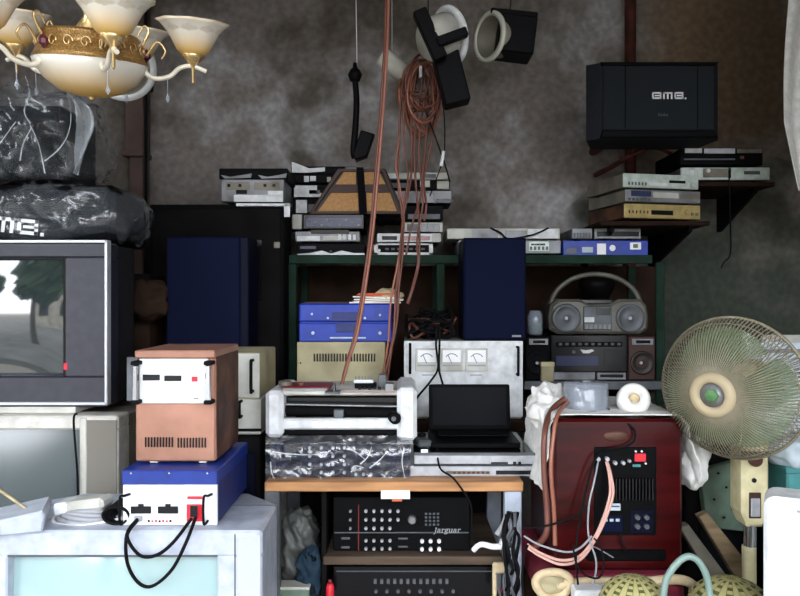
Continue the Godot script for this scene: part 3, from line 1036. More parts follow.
func build_chandelier() -> void:
	var t := thing("chandelier", "ivory glass chandelier with gold filigree band at the top left", "chandelier", 92, 97, 1.8)
	var k := sc
	var st := new_st()
	var cols := []
	for v in [0.0, 0.0, 0.12, 0.5, 0.95, 1.0, 1.0]: cols.append(Color(0.8, 0.47, 0.09).lerp(Color(0.92, 0.89, 0.8), v))
	lathe(st, [Vector2(0, 0), Vector2(14 * k, 0.6 * k), Vector2(30 * k, 5 * k), Vector2(43 * k, 15 * k), Vector2(51 * k, 27 * k), Vector2(53 * k, 33 * k), Vector2(50 * k, 34 * k)], 48, Transform3D.IDENTITY, true, cols, func(a, y): return 1.0 + 0.012 * cos(a * 24.0) * clampf(y / (30 * k), 0, 1))
	part("bowl_shade", st, M.shade_glass, t)
	st = new_st()
	lathe(st, [Vector2(0, -4 * k), Vector2(2 * k, -3 * k), Vector2(3.5 * k, -0.5 * k), Vector2(2 * k, 1 * k)], 16)
	part("finial", st, M.gold_plain, t)
	st = new_st()
	lathe(st, [Vector2(50 * k, 33 * k), Vector2(53 * k, 35 * k), Vector2(51 * k, 38 * k), Vector2(47 * k, 46 * k), Vector2(44 * k, 54 * k), Vector2(47 * k, 57 * k), Vector2(44 * k, 60 * k), Vector2(30 * k, 61 * k), Vector2(0, 62 * k)], 60, Transform3D.IDENTITY, true, [], func(a, y): return 1.0 + 0.02 * sin(a * 30.0) * sin(y * 900.0))
	part("filigree_band", st, M.gold, t)
	# scroll rosettes round the band
	st = new_st()
	for i in 20:
		var a := TAU * i / 20.0
		var pts := []
		for j in 12:
			var b := j * 0.62
			var r := 5.2 * k * (1.0 - j / 14.0)
			pts.append(Vector3(0, 0, 0) + Basis(Vector3.UP, -a + PI / 2) * Vector3(cos(b) * r, 46 * k + sin(b) * r * 1.2, 49.5 * k))
		tube(st, pts, 1.0 * k, 5, 2, 0.5 * k)
	part("scrollwork", st, M.gold_plain, t)
	st = new_st()
	lathe(st, [Vector2(10 * k, 60 * k), Vector2(14 * k, 64 * k), Vector2(6 * k, 76 * k), Vector2(9 * k, 96 * k), Vector2(4 * k, 110 * k), Vector2(7 * k, 120 * k), Vector2(0, 130 * k)], 24)
	part("stem", st, M.gold_plain, t)
	t.rotation = Vector3(0.2, 0, -0.06)
	var hook := Vector3(0, 128 * k, 0)
	var hook_w := t.transform * hook
	st = new_st()
	tube(st, [hook, t.transform.affine_inverse() * Vector3(hook_w.x, 3.15, hook_w.z)], 0.006, 8, 1)
	part("hanging_rod", st, M.gold_plain, t)
	var cup_cols := []
	for v in [0.0, 0.0, 0.15, 0.6, 0.95, 0.85, 0.5, 0.8, 0.8]: cup_cols.append(Color(0.8, 0.47, 0.09).lerp(Color(0.92, 0.89, 0.8), v))
	for i in 5:
		var th := deg_to_rad([-14.0, 56.0, 128.0, 200.0, 276.0][i])
		var u := Vector3(cos(th), 0, sin(th))
		var arm := new_st()
		tube(arm, [u * 46 * k + Vector3(0, 44 * k, 0), u * 51 * k + Vector3(0, 28 * k, 0), u * 60 * k + Vector3(0, 23 * k, 0), u * 74 * k + Vector3(0, 26 * k, 0), u * 84 * k + Vector3(0, 35 * k, 0), u * 96 * k + Vector3(0, 38 * k, 0), u * 110 * k + Vector3(0, 34 * k, 0)], 2.6 * k, 10, 6, 2.2 * k)
		var am := part("arm", arm, M.ivory_metal, t)
		var s2 := new_st()
		for q in [[44, 46, 54, 66, 50, 72, 44, 62], [52, 44, 62, 58, 70, 50, 66, 42]]:
			tube(s2, [u * q[0] * k + Vector3(0, q[1] * k, 0), u * q[2] * k + Vector3(0, q[3] * k, 0), u * q[4] * k + Vector3(0, q[5] * k, 0), u * q[6] * k + Vector3(0, q[7] * k, 0)], 1.5 * k, 7, 6, 0.8 * k)
		part("arm_scroll", s2, M.gold_plain, am)
		var cx := u * 97 * k
		s2 = new_st()
		lathe(s2, [Vector2(0, 20 * k), Vector2(1.5 * k, 22 * k), Vector2(1.5 * k, 34 * k), Vector2(4 * k, 40 * k), Vector2(11 * k, 46 * k), Vector2(12 * k, 50 * k), Vector2(0, 50 * k)], 20, Transform3D(Basis.IDENTITY, cx))
		part("cup_holder", s2, M.gold_plain, t)
		s2 = new_st()
		lathe(s2, [Vector2(0, 48 * k), Vector2(11 * k, 48.5 * k), Vector2(16 * k, 53 * k), Vector2(21 * k, 62 * k), Vector2(26 * k, 71 * k), Vector2(32 * k, 77.5 * k), Vector2(36 * k, 80 * k), Vector2(33 * k, 79.3 * k), Vector2(15 * k, 57 * k)], 36, Transform3D(Basis.IDENTITY, cx), true, cup_cols, func(a, y): return 1.0 + 0.03 * cos(a * 9.0) * clampf((y - 64 * k) / (16 * k), 0, 1))
		part("glass_shade", s2, M.shade_glass, t)
		s2 = new_st()
		var gc := u.rotated(Vector3.UP, 0.2) * 52 * k
		lathe(s2, [Vector2(0, 38 * k), Vector2(4.5 * k, 43 * k), Vector2(4.5 * k, 47 * k), Vector2(0, 52 * k)], 8, Transform3D(Basis.IDENTITY, gc), false)
		part("gem", s2, M.gem, t)
		s2 = new_st()
		tube(s2, [u * 72 * k + Vector3(0, 24 * k, 0), u * 72 * k + Vector3(0, 10 * k, 0)], 0.5 * k, 4, 1)
		lathe(s2, [Vector2(0, -1 * k), Vector2(2.4 * k, 3 * k), Vector2(0, 10 * k)], 8, Transform3D(Basis.IDENTITY, u * 72 * k), false)
		part("crystal_drop", s2, M.clear, t)

func build_hanging() -> void:
	var wire_m = M.rubber
	# downlights
	var s := 2.3 / FOC
	var t := downlight("white rimmed downlight above the copper cable coil, its black gear box hanging below", P(449, 36, 2.3), Vector3(0.80, 0.32, -0.45), 29 * s, M.white, M.off_white, Vector3(2 * s, -45 * s, 0.01), Vector3(0.085, 0.17, 0.07), Basis(Vector3(0, 0, 1), 0.25))
	var st := new_st(); bx(st, Vector3(-20 * s, -8 * s, 0.075), Vector3(0.045, 0.17, 0.04), 0.004, Basis(Vector3(0, 0, 1), 0.42)); part("terminal_box", st, M.black, t)
	st = new_st(); bx(st, Vector3(1 * s, -12 * s, 0.095), Vector3(0.1, 0.03, 0.03), 0.004, Basis(Vector3(0, 0, 1), 0.35)); part("clip_plate", st, M.rubber, t)
	st = new_st(); tube(st, [Vector3(-20 * s, -5 * s, 0), P(428, 0, 2.4) - t.position, Vector3(P(430, 0, 2.4).x, 3.15, -2.4) - t.position], 0.002, 5, 1); part("hanging_wire", st, wire_m, t)
	t = downlight("cream rimmed downlight facing left, the one nearest the black wall speaker", P(490, 37, 2.4), Vector3(-0.82, -0.05, 0.5), 26 * s, M.pvc, M.taupe, Vector3(27 * s, 0, -0.02), Vector3(0.125, 0.13, 0.11), Basis(Vector3(0, 0, 1), -0.12))
	st = new_st(); bx(st, Vector3(24 * s, 22 * s, -0.02), Vector3(0.16, 0.02, 0.1), 0.003, Basis(Vector3(0, 0, 1), -0.1)); part("mounting_plate", st, M.black, t)
	st = new_st(); tube(st, [Vector3(20 * s, 20 * s, 0), P(511, 0, 2.4) - t.position, Vector3(P(512, 0, 2.4).x, 3.15, -2.4) - t.position], 0.002, 5, 1); part("hanging_wire", st, wire_m, t)
	s = 2.2 / FOC
	t = downlight("white ring downlight hanging close behind the chandelier bowl", P(123, 67, 2.2), Vector3(0.12, -0.25, 1.0), 33 * s, M.white, M.taupe, Vector3(-4 * s, 4 * s, -0.17), Vector3(0.08, 0.07, 0.06), Basis.IDENTITY)
	st = new_st(); tube(st, [Vector3(0, 20 * s, -0.08), P(119, -10, 2.25) - t.position, Vector3(P(119, 0, 2.25).x, 3.15, -2.25) - t.position], 0.002, 5, 1); part("hanging_wire", st, wire_m, t)
	# black connector and plug on a white string
	t = thing("hanging_plug", "black cord with a ball connector and plug hanging on a thin white string", "plug", 356, 158, 2.5)
	st = new_st(); tube(st, [L(357, 66), L(356, 0), Vector3(L(356, 0).x, 3.15 - t.position.y, 0)], 0.0016, 5, 1); part("string", st, M.white_wire, t)
	st = new_st(); lathe(st, [Vector2(0, -7 * sc), Vector2(5 * sc, -6 * sc), Vector2(7.2 * sc, 0), Vector2(5 * sc, 5 * sc), Vector2(2.4 * sc, 7 * sc), Vector2(2 * sc, 12 * sc), Vector2(0, 12 * sc)], 16, Transform3D(Basis.IDENTITY, L(355, 75))); part("connector", st, M.black, t)
	st = new_st(); tube(st, [L(355, 80), L(356.5, 100), L(355.5, 125), L(353.5, 150), L(355, 158)], 3.0 * sc, 8, 6, 3.4 * sc); part("cord", st, M.black, t)
	st = new_st(); prism(st, lpoly([[361, 131], [374.5, 135], [367, 157], [356, 161], [353, 156]]), 0.02, -0.025, 0.004); part("plug_body", st, M.black, t)
	# pvc sleeve and the copper coil hung over it
	t = thing("pvc_sleeve", "off-white plastic tube sleeve hanging tilted behind the copper coil", "tube", 395, 80, 2.57)
	st = new_st()
	lathe(st, [Vector2(0, 0), Vector2(0.03, 0.002), Vector2(0.036, 0.01), Vector2(0.036, 0.19), Vector2(0.03, 0.19), Vector2(0.03, 0.05)], 24, Transform3D(aim(Vector3(1, -0.62, -0.25)), L(380, 56)))
	part("sleeve", st, M.pvc, t)
	st = new_st(); tube(st, [L(392, 56, -0.01), L(392, 0, -0.01), Vector3(L(392, 0).x, 3.15 - t.position.y, -0.01)], 0.0018, 5, 1); part("hanging_wire", st, M.grey_wire, t)
	rng.seed = 11
	t = thing("copper_cable_coil", "tangled hank of copper coloured speaker cable hanging from the plastic sleeve", "cable", 420, 120, 2.5)
	for k in 20:
		st = new_st()
		var w := rng.randf_range(10, 25)
		var h := rng.randf_range(14, 38)
		var cx := 422 + rng.randf_range(-5, 5)
		var cy := 66 + h * 0.85 + rng.randf_range(-3, 4)
		var zz := rng.randf_range(-0.06, 0.06)
		var pts := []
		for i in 15:
			var a := TAU * i / 14.0
			pts.append(L(cx + sin(a) * w * (1 - 0.25 * cos(a)), cy - cos(a) * h + sin(a * 2 + k) * 3, zz + sin(a + k) * 0.03))
		pts[14] = pts[0]
		tube(st, pts, 0.0042, 6, 3, -1, true)
		part("cable_turn", st, M.copper_wire if k % 3 else M.copper_wire_dark, t)
	var falls := [
		[[404, 75], [400, 110], [399, 150], [398, 185], [402, 215], [401, 250], [396, 290], [394, 330], [387, 382]],
		[[410, 72], [404, 112], [405, 150], [408, 180], [403, 212], [403, 250], [399, 288], [396, 328], [382, 385]],
		[[416, 75], [411, 120], [412, 160], [410, 185], [404, 215], [400, 250], [398, 290], [393, 335], [384, 380]],
		[[424, 74], [417, 116], [414, 150], [416, 190], [419, 225], [419, 262], [414, 285], [408, 304]],
		[[430, 76], [421, 120], [419, 160], [423, 200], [417, 240], [418, 262], [412, 288], [407, 303]],
		[[436, 84], [428, 118], [425, 150], [422, 178], [420, 200], [412, 225], [406, 255]],
		[[440, 90], [436, 120], [430, 150], [424, 180], [426, 205], [424, 222]],
		[[399, 90], [400, 130], [396, 165], [400, 190], [404, 222], [398, 262], [391, 300], [388, 345], [380, 384]]]
	for f in falls:
		st = new_st()
		var pts := []
		for i in f.size(): pts.append(L(f[i][0], f[i][1], 0.02 + 0.012 * sin(i * 1.7 + f[0][0])))
		tube(st, pts, 0.0042, 6, 5)
		part("hanging_strand", st, M.copper_wire if int(f[0][0]) % 2 else M.copper_wire_dark, t)
	st = new_st(); rb(st, 418.5, 73, 421.5, 84, 0.08, 0.01, 0.002); part("white_tie", st, M.white, t)
	# long twin cable from the ceiling down to the printer
	t = thing("twin_cable", "long twin copper speaker cable running from the ceiling down to the printer", "cable", 345, 388, 2.25)
	var cy2 := 3.15 - t.position.y
	for o in [0.0, 2.6]:
		st = new_st()
		tube(st, [Vector3(L(388 + o, 0).x, cy2, 0), L(386 + o, 0), L(382 + o, 90), L(375 + o, 180), L(370 + o, 235), L(364 + o, 280), L(356 + o * 0.9, 330), L(347 + o * 0.5, 362), L(341 + o * 0.3, 386)], 0.0048, 7, 6)
		part("strand", st, M.copper_wire if o > 1 else M.copper_wire_dark, t)
	# thin dark lead with a white sleeve at the coil's right
	t = thing("dark_lead", "thin dark lead with a white sleeve hanging right of the copper coil", "cable", 443, 185, 2.45)
	st = new_st(); tube(st, [L(441, 92), L(444.5, 120), L(444.5, 150), L(443, 160), L(436, 180), L(430, 196)], 0.0022, 5); part("lead", st, M.rubber, t)
	st = new_st(); tube(st, [L(425, 110), L(432, 128), L(441, 153), L(446, 168), L(450, 182)], 0.003, 5); part("lead", st, M.rubber, t)
	st = new_st(); tube(st, [L(443.5, 151), L(442.5, 159), L(441, 166)], 0.006, 8); part("white_sleeve", st, M.white, t)
	# white sheet at the right edge
	st = new_st()
	var a := P(783, 0, 2.7)
	sheet(st, func(u, v):
		var y := lerpf(3.14, hy(192, 2.7), v)
		var x: float = a.x + u * 0.42 + 0.02 * sin(v * 6.0) * (1 - u)
		if v > 0.8: x += (v - 0.8) * 0.22 * (1 - u)
		return Vector3(x, y, -2.7 + 0.035 * sin(u * 16.0 + v * 2.0) + 0.01 * sin(v * 9.0)), 40, 30, 0.003)
	solo("plastic_curtain", st, M.cloth, "white sheet hanging from the ceiling at the right edge", "curtain")

func build_table_stuff() -> void:
	# amplifier in clear plastic, left half of the table
	var t := device("wrapped_amplifier", "dark amplifier wrapped in shiny clear plastic under the white printer", "amplifier", "", 270, 443, 410, 480, 2.05, 0.36, M.black, M.navy_side)
	for r in 4:
		for q in 4: knob(t, 310 + q * 11.5, 447.5 + r * 8.2, 1.7, M.silver)
	for q in 3: knob(t, 356 + q * 7.5, 474, 1.6, M.silver)
	knob(t, 354, 468, 3, M.silver, "volume_knob")
	for x in [278.0, 394.0]: pb("rack_ear", x - 3, 444, x + 3, 475, 0.003, 0.008, M.navy, t)
	var st := new_st()
	sheet(st, func(u, v):
		var f := FastNoiseLite.new()
		f.seed = 4
		f.frequency = 9.0
		f.fractal_type = FastNoiseLite.FRACTAL_RIDGED
		var x := lerpf(267.0, 413.0, u)
		var y := lerpf(434.0, 479.0, v)
		return L(x, y, 0.012) + Vector3(0, 0, 0.007 * f.get_noise_2d(u * 0.42 + v * 0.12, v * 0.16 - u * 0.12) + 0.008), 70, 26, 0.0006)
	part("plastic_wrap", st, M.wrap, t)
	st = new_st()
	sheet(st, func(u, v):
		var f := FastNoiseLite.new()
		f.seed = 6
		f.frequency = 14.0
		var x := lerpf(267.0, 413.0, u)
		return L(x, 442.2, 0.03 - v * 0.3) + Vector3(0, 0.002 * f.get_noise_2d(u, v * 0.6) + 0.001, 0), 60, 40, 0.001)
	part("plastic_wrap", st, M.wrap, t)
	st = new_st()
	for q in [[[347, 447], [356, 450], [366, 458]], [[361, 462], [368, 455], [372, 445]], [[370, 466], [380, 458], [388, 449]], [[352, 470], [356, 464], [364, 466]], [[274, 450], [290, 452], [312, 453], [330, 450]], [[272, 460], [273, 470], [276, 477]], [[404, 446], [402, 460], [405, 477]]]:
		var pts := []
		for i in q.size(): pts.append(L(q[i][0], q[i][1], 0.024))
		st = new_st()
		tube(st, pts, 0.0034, 5, 5, 0.001)
		part("wrap_fold", st, M.fold, t)
	# dot matrix printer
	t = thing("printer", "white dot matrix printer with black platen knob, stacked on the wrapped amplifier", "printer", 341, 437.5, 2.07)
	st = new_st()
	rb(st, 265, 391, 283, 438, 0.0, 0.3, 0.012)
	part("end_cover", st, M.white, t)
	st = new_st()
	rb(st, 397, 388, 417, 441, 0.0, 0.3, 0.012)
	part("end_cover", st, M.white, t)
	pb("front_beam", 275, 419.5, 402, 430.5, -0.01, 0.03, M.white, t, 0.006)
	pb("base_plate", 280, 431, 400, 437, -0.03, 0.25, M.black, t)
	pb("carriage_bed", 280, 400, 400, 420, -0.06, 0.2, M.black_gloss, t)
	st = new_st()
	tube(st, [L(282, 413, -0.05), L(398, 416, -0.05)], 0.014, 14, 1)
	part("platen_roller", st, M.black_matte, t)
	st = new_st()
	tube(st, [L(282, 406, -0.03), L(398, 408, -0.03)], 0.003, 8, 1)
	part("guide_rail", st, M.steel, t)
	pb("rear_cover", 272, 392, 402, 397, -0.03, 0.25, M.off_white, t, 0.004)
	pb("print_head", 333, 411, 343, 420, -0.02, 0.03, M.steel_leg, t)
	st = new_st(); cyl(st, L(393.5, 417.5, -0.01), Vector3(0.2, 0, 1), 6 * sc, 0.03, 18); part("platen_knob", st, M.black, t)
	st = new_st(); cyl(st, L(393.5, 417.5, 0.019), Vector3(0.2, 0, 1), 2.5 * sc, 0.006, 12); part("knob_cap", st, M.steel_leg, t)
	# odds and ends lying on the printer
	t = thing("circuit_board", "pinkish circuit board with chips lying on the right of the printer", "circuit board", 363, 391.6, 2.12)
	st = new_st(); rb(st, 333, 390.4, 395, 391.4, 0.03, 0.13, 0.001); part("board", st, M.pcb_pink, t)
	for k in 5: pb("chip", 358 + k * 5, 387, 361 + k * 5, 390.4, 0.0 - 0.01 * (k % 2), 0.02, M.display, t)
	pb("connector", 353, 381, 373, 384.5, -0.03, 0.02, M.white, t)
	pb("connector_base", 354, 384.5, 376, 390.4, -0.03, 0.03, M.black, t)
	for k in 6: pb("pin", 354.5 + k * 3.2, 377.5, 355.7 + k * 3.2, 381, -0.035, 0.004, M.steel, t)
	pb("heat_sink", 385, 383, 394, 390.4, 0.01, 0.04, M.steel, t)
	pb("transformer", 378, 376.5, 386, 390.4, -0.05, 0.04, M.steel_leg, t)
	t = thing("radio_chassis", "dark red radio chassis with dusty top on the left of the printer", "chassis", 305, 391.8, 2.13)
	pb("chassis", 283, 386, 330, 391.8, 0.02, 0.12, M.red_dark, t)
	pb("dial_strip", 284, 387.5, 328, 389.5, 0.023, 0.006, M.grey_wire, t)
	st = new_st(); cyl(st, L(284, 386, -0.02), Vector3.UP, 0.02, 0.014, 16); part("speaker_cone", st, M.taupe, t)
	st = new_st(); cyl(st, L(300, 386, -0.02), Vector3.UP, 0.012, 0.01, 12); part("coil", st, M.copper_wire_dark, t)
	t = thing("metal_bracket", "small grey metal bracket in the middle of the printer top", "bracket", 335, 391.8, 2.11)
	st = new_st(); rb(st, 326, 390, 341, 391.8, 0.04, 0.05, 0.001); rb(st, 334, 383, 336, 391, 0.03, 0.03, 0.001); part("bracket", st, M.steel_leg, t)
	# two disc players, right half of the table
	for k in 2:
		var e: Array = [[410.0, 466.0, 541.0, 478.0], [414.0, 453.5, 536.0, 466.0]][k]
		t = device("disc_player", ["silver disc player with black drawer, lower of the pair on the table", "silver disc player with glossy dark top, upper of the pair on the table"][k], "disc player", "disc players on the table", e[0], e[1], e[2], e[3], 2.06, 0.36 - 0.02 * k, M.steel_leg if k == 0 else M.black_gloss, M.silver)
		if k == 0:
			disp(t, 496, 470.5, 532, 474.5, M.display)
			disp(t, 446, 471, 490, 474, M.taupe, "drawer")
			button_row(t, 452, 490, 8, 471.5, 473.5, M.copper_dark)
		else:
			disp(t, 491, 462, 508, 464, M.display)
			disp(t, 414, 452.6, 536, 455.4, M.steel_leg, "top_lip", 0.003)
			button_row(t, 512, 522, 2, 461.5, 464.5, M.display)
			disp(t, 421, 449.5, 428, 453, M.white, "tag", 0.0)
	t = thing("laptop", "open black laptop standing on the upper disc player", "laptop", 476, 451, 2.12)
	st = new_st(); prism(st, lpoly([[431, 447.5], [521, 447.5], [521, 453], [431, 453]]), -0.005, -0.23, 0.003); part("base", st, M.black, t)
	t.position.y = hy(453.5, 2.06) + 0.001 + 0.006
	st = new_st()
	prism(st, rounded(-0.136, 0.0, 0.136, 0.15, 0.006), 0.0, -0.012, 0.002, Transform3D(Basis(Vector3(1, 0, 0), -0.16), Vector3(0.003, 0.012, -0.215)))
	part("lid", st, M.black_matte, t)
	st = new_st(); prism(st, rounded(-0.124, 0.014, 0.124, 0.14, 0.004), 0.001, -0.002, 0.001, Transform3D(Basis(Vector3(1, 0, 0), -0.16), Vector3(0.003, 0.012, -0.215))); part("screen", st, M.laptop_screen, t)
	st = new_st(); bx(st, Vector3(0.0, 0.0185, -0.12), Vector3(0.22, 0.003, 0.09), 0.001); part("keyboard", st, M.rubber, t)
	t = thing("remote_control", "grey remote control lying left of the laptop", "remote", 424, 449, 2.14, 0.3)
	t.position.y = hy(453.5, 2.06) + 0.001
	st = new_st(); bx(st, Vector3(0, 0.012, -0.05), Vector3(0.045, 0.022, 0.13), 0.006); part("case", st, M.steel_leg, t)
	st = new_st(); lathe(st, [Vector2(0, 0.022), Vector2(0.014, 0.024), Vector2(0.012, 0.034), Vector2(0, 0.038)], 14, Transform3D(Basis.IDENTITY, Vector3(0.01, 0, -0.05))); part("dial", st, M.rubber, t)
	# inside the table
	t = device("karaoke_amplifier", "black karaoke amplifier with rows of silver knobs on the middle shelf", "amplifier", "", 333, 497, 470, 553, 2.06, 0.36, M.black, M.black)
	t.position.y += 0.001
	pb("seam", 334, 532.3, 469, 533.6, 0.002, 0.006, M.steel_leg, t)
	for r in 3:
		for q in 5:
			if r < 2 or q < 4: knob(t, 366 + q * 8, 511 + r * 8.6, 1.7, M.silver)
	for r in 2:
		for q in 4: knob(t, 366 + q * 8, 540.5 + r * 8, 1.6, M.silver)
		for q in 3: knob(t, 422 + q * 8.5, 541 + r * 8, 2.0, M.white)
		pb("slot_label", 341, 537.5 + r * 9, 350, 540 + r * 9, 0.002, 0.006, M.steel_leg, t)
		pb("slot_label", 398, 538 + r * 8, 408, 540 + r * 8, 0.002, 0.006, M.steel_leg, t)
	for r in 3: knob(t, 350.5, 511 + r * 8.6, 1.5, M.silver_dull)
	knob(t, 412, 519, 4.2, M.steel, "volume_knob", 0.0, 0.018)
	for r in 4: button_row(t, 424, 440, 4, 513 + r * 3.6, 515 + r * 3.6, M.steel_leg, "button", 0.6)
	pb("frame_line", 358, 505, 359.2, 552, 0.0015, 0.006, M.red_dark, t)
	letters("logo", "Jarguar", 0.014, L(447, 530.5, 0.001), M.silver, t, 1.1, 0.0, true)
	t = device("amplifier", "black amplifier on the bottom shelf under the karaoke amplifier", "amplifier", "", 333, 566, 497, 600.5, 2.06, 0.36, M.black, M.black_gloss)
	t.position.y += 0.001
	button_row(t, 372, 450, 12, 579, 584, M.steel_leg, "button", 0.5)
	for q in 8: knob(t, 376 + q * 11, 591, 1.8, M.steel_leg)
	pb("trim_line", 336, 571, 494, 572.2, 0.002, 0.006, M.steel_leg, t)
	st = new_st()
	lump(st, Vector3(P(299, 0, 2.16).x, (hy(600.5, 2.06) + hy(520, 2.12)) / 2 + 0.004, -2.18), Vector3(0.05, 0.108, 0.07), 2.6, 0.025, 14.0, 21, 50, 30, true)
	solo("grey_bag", st, M.bag_grey, "crumpled grey plastic bag inside the table beside the amplifiers", "bag")
	st = new_st()
	lump(st, Vector3(P(309, 0, 2.07).x, (hy(600.5, 2.06) + hy(551, 2.06)) / 2 + 0.003, -2.075), Vector3(0.027, 0.071, 0.016), 2.4, 0.02, 18.0, 22, 36, 24, true)
	solo("teal_rag", st, M.teal_cloth, "dark teal rag bunched in front of the grey bag", "rag")
	t = thing("pale_box", "small pale box at the bottom left inside the table", "box", 291, 600.5, 2.03)
	pb("carton", 277, 589, 309, 600.5, 0.0, 0.05, M.moss_board, t)
	pb("lid", 276.5, 587, 309.5, 590, 0.002, 0.054, M.off_white, t)
	t = thing("red_spray_can", "small red can beside the teal rag", "can", 330, 600.5, 2.02)
	st = new_st(); lathe(st, [Vector2(0, 0), Vector2(0.011, 0), Vector2(0.012, 0.004), Vector2(0.012, 0.04), Vector2(0.008, 0.05), Vector2(0, 0.05)], 16); part("can_body", st, M.red, t)
	st = new_st(); lathe(st, [Vector2(0, 0.05), Vector2(0.006, 0.05), Vector2(0.006, 0.06), Vector2(0, 0.062)], 12); part("cap", st, M.red_dark, t)
	st = new_st()
	ox = 395; oy = 483; sc = 1.998 / FOC
	var tt := thing("paper_tag", "white paper tag stuck on the table's front edge", "tag", 395.5, 499, 1.998)
	pb("tag", 381, 490.5, 410, 499, 0.0, 0.0015, M.paper, tt, 0.0003)
	pb("sticker", 392, 499, 402, 501.5, 0.0, 0.0015, M.orange_paper, tt, 0.0003)
	# leads and plugs at the right leg
	t = thing("black_lead_bundle", "bundle of black leads tied to the table's right leg", "cable", 512, 596, 1.93)
	rng.seed = 5
	for k in 9:
		st = new_st()
		var pts := []
		var x := rng.randf_range(502, 519)
		for i in 8: pts.append(L(x + rng.randf_range(-3.5, 3.5), 512 + i * 14 + rng.randf_range(-3, 3), rng.randf_range(-0.02, 0.015)))
		tube(st, pts, 0.005, 6, 4)
		part("lead", st, M.rubber if k % 4 else M.steel_leg, t)
	t = thing("white_plug_lead", "white plug and lead lying across the right end of the middle shelf", "plug", 488, 551, 2.0)
	st = new_st(); tube(st, [L(473, 549, 0.01), L(480, 542, 0.02), L(492, 543, 0.03), L(503, 541, 0.04)], 0.0075, 8, 6, 0.009); part("lead", st, M.white_wire, t)
	st = new_st(); bx(st, L(503, 538, 0.045), Vector3(0.032, 0.03, 0.024), 0.007, Basis(Vector3(0, 0, 1), 0.4)); part("plug_body", st, M.white, t)
	st = new_st(); tube(st, [L(496, 531, 0.03), L(501, 522, 0.03), L(504, 512, 0.03)], 0.01, 8, 5, 0.004); part("sleeve", st, M.grey_wire, t)
	t = thing("cream_bracket", "small cream angle bracket at the inner side of the right leg", "bracket", 497, 596, 2.0)
	st = new_st(); rb(st, 492, 567, 496, 600, 0.02, 0.02, 0.003); rb(st, 492, 561, 506, 571, 0.022, 0.02, 0.005); part("bracket", st, M.cream_cloth, t)
	st = new_st(); cyl(st, L(503, 588, 0.02), Vector3(0, 0, 1), 0.012, 0.012, 12); part("knob", st, M.maroon_cloth, t)
	cable("laptop_lead", [P(437, 449, 2.1), P(440, 468, 2.02), P(452, 477, 1.98), P(461, 488, 1.982), P(471, 505, 1.985), P(472, 530, 1.985), P(477, 543, 1.985)], 0.003, M.rubber, "thin black lead hanging from the laptop over the table edge")

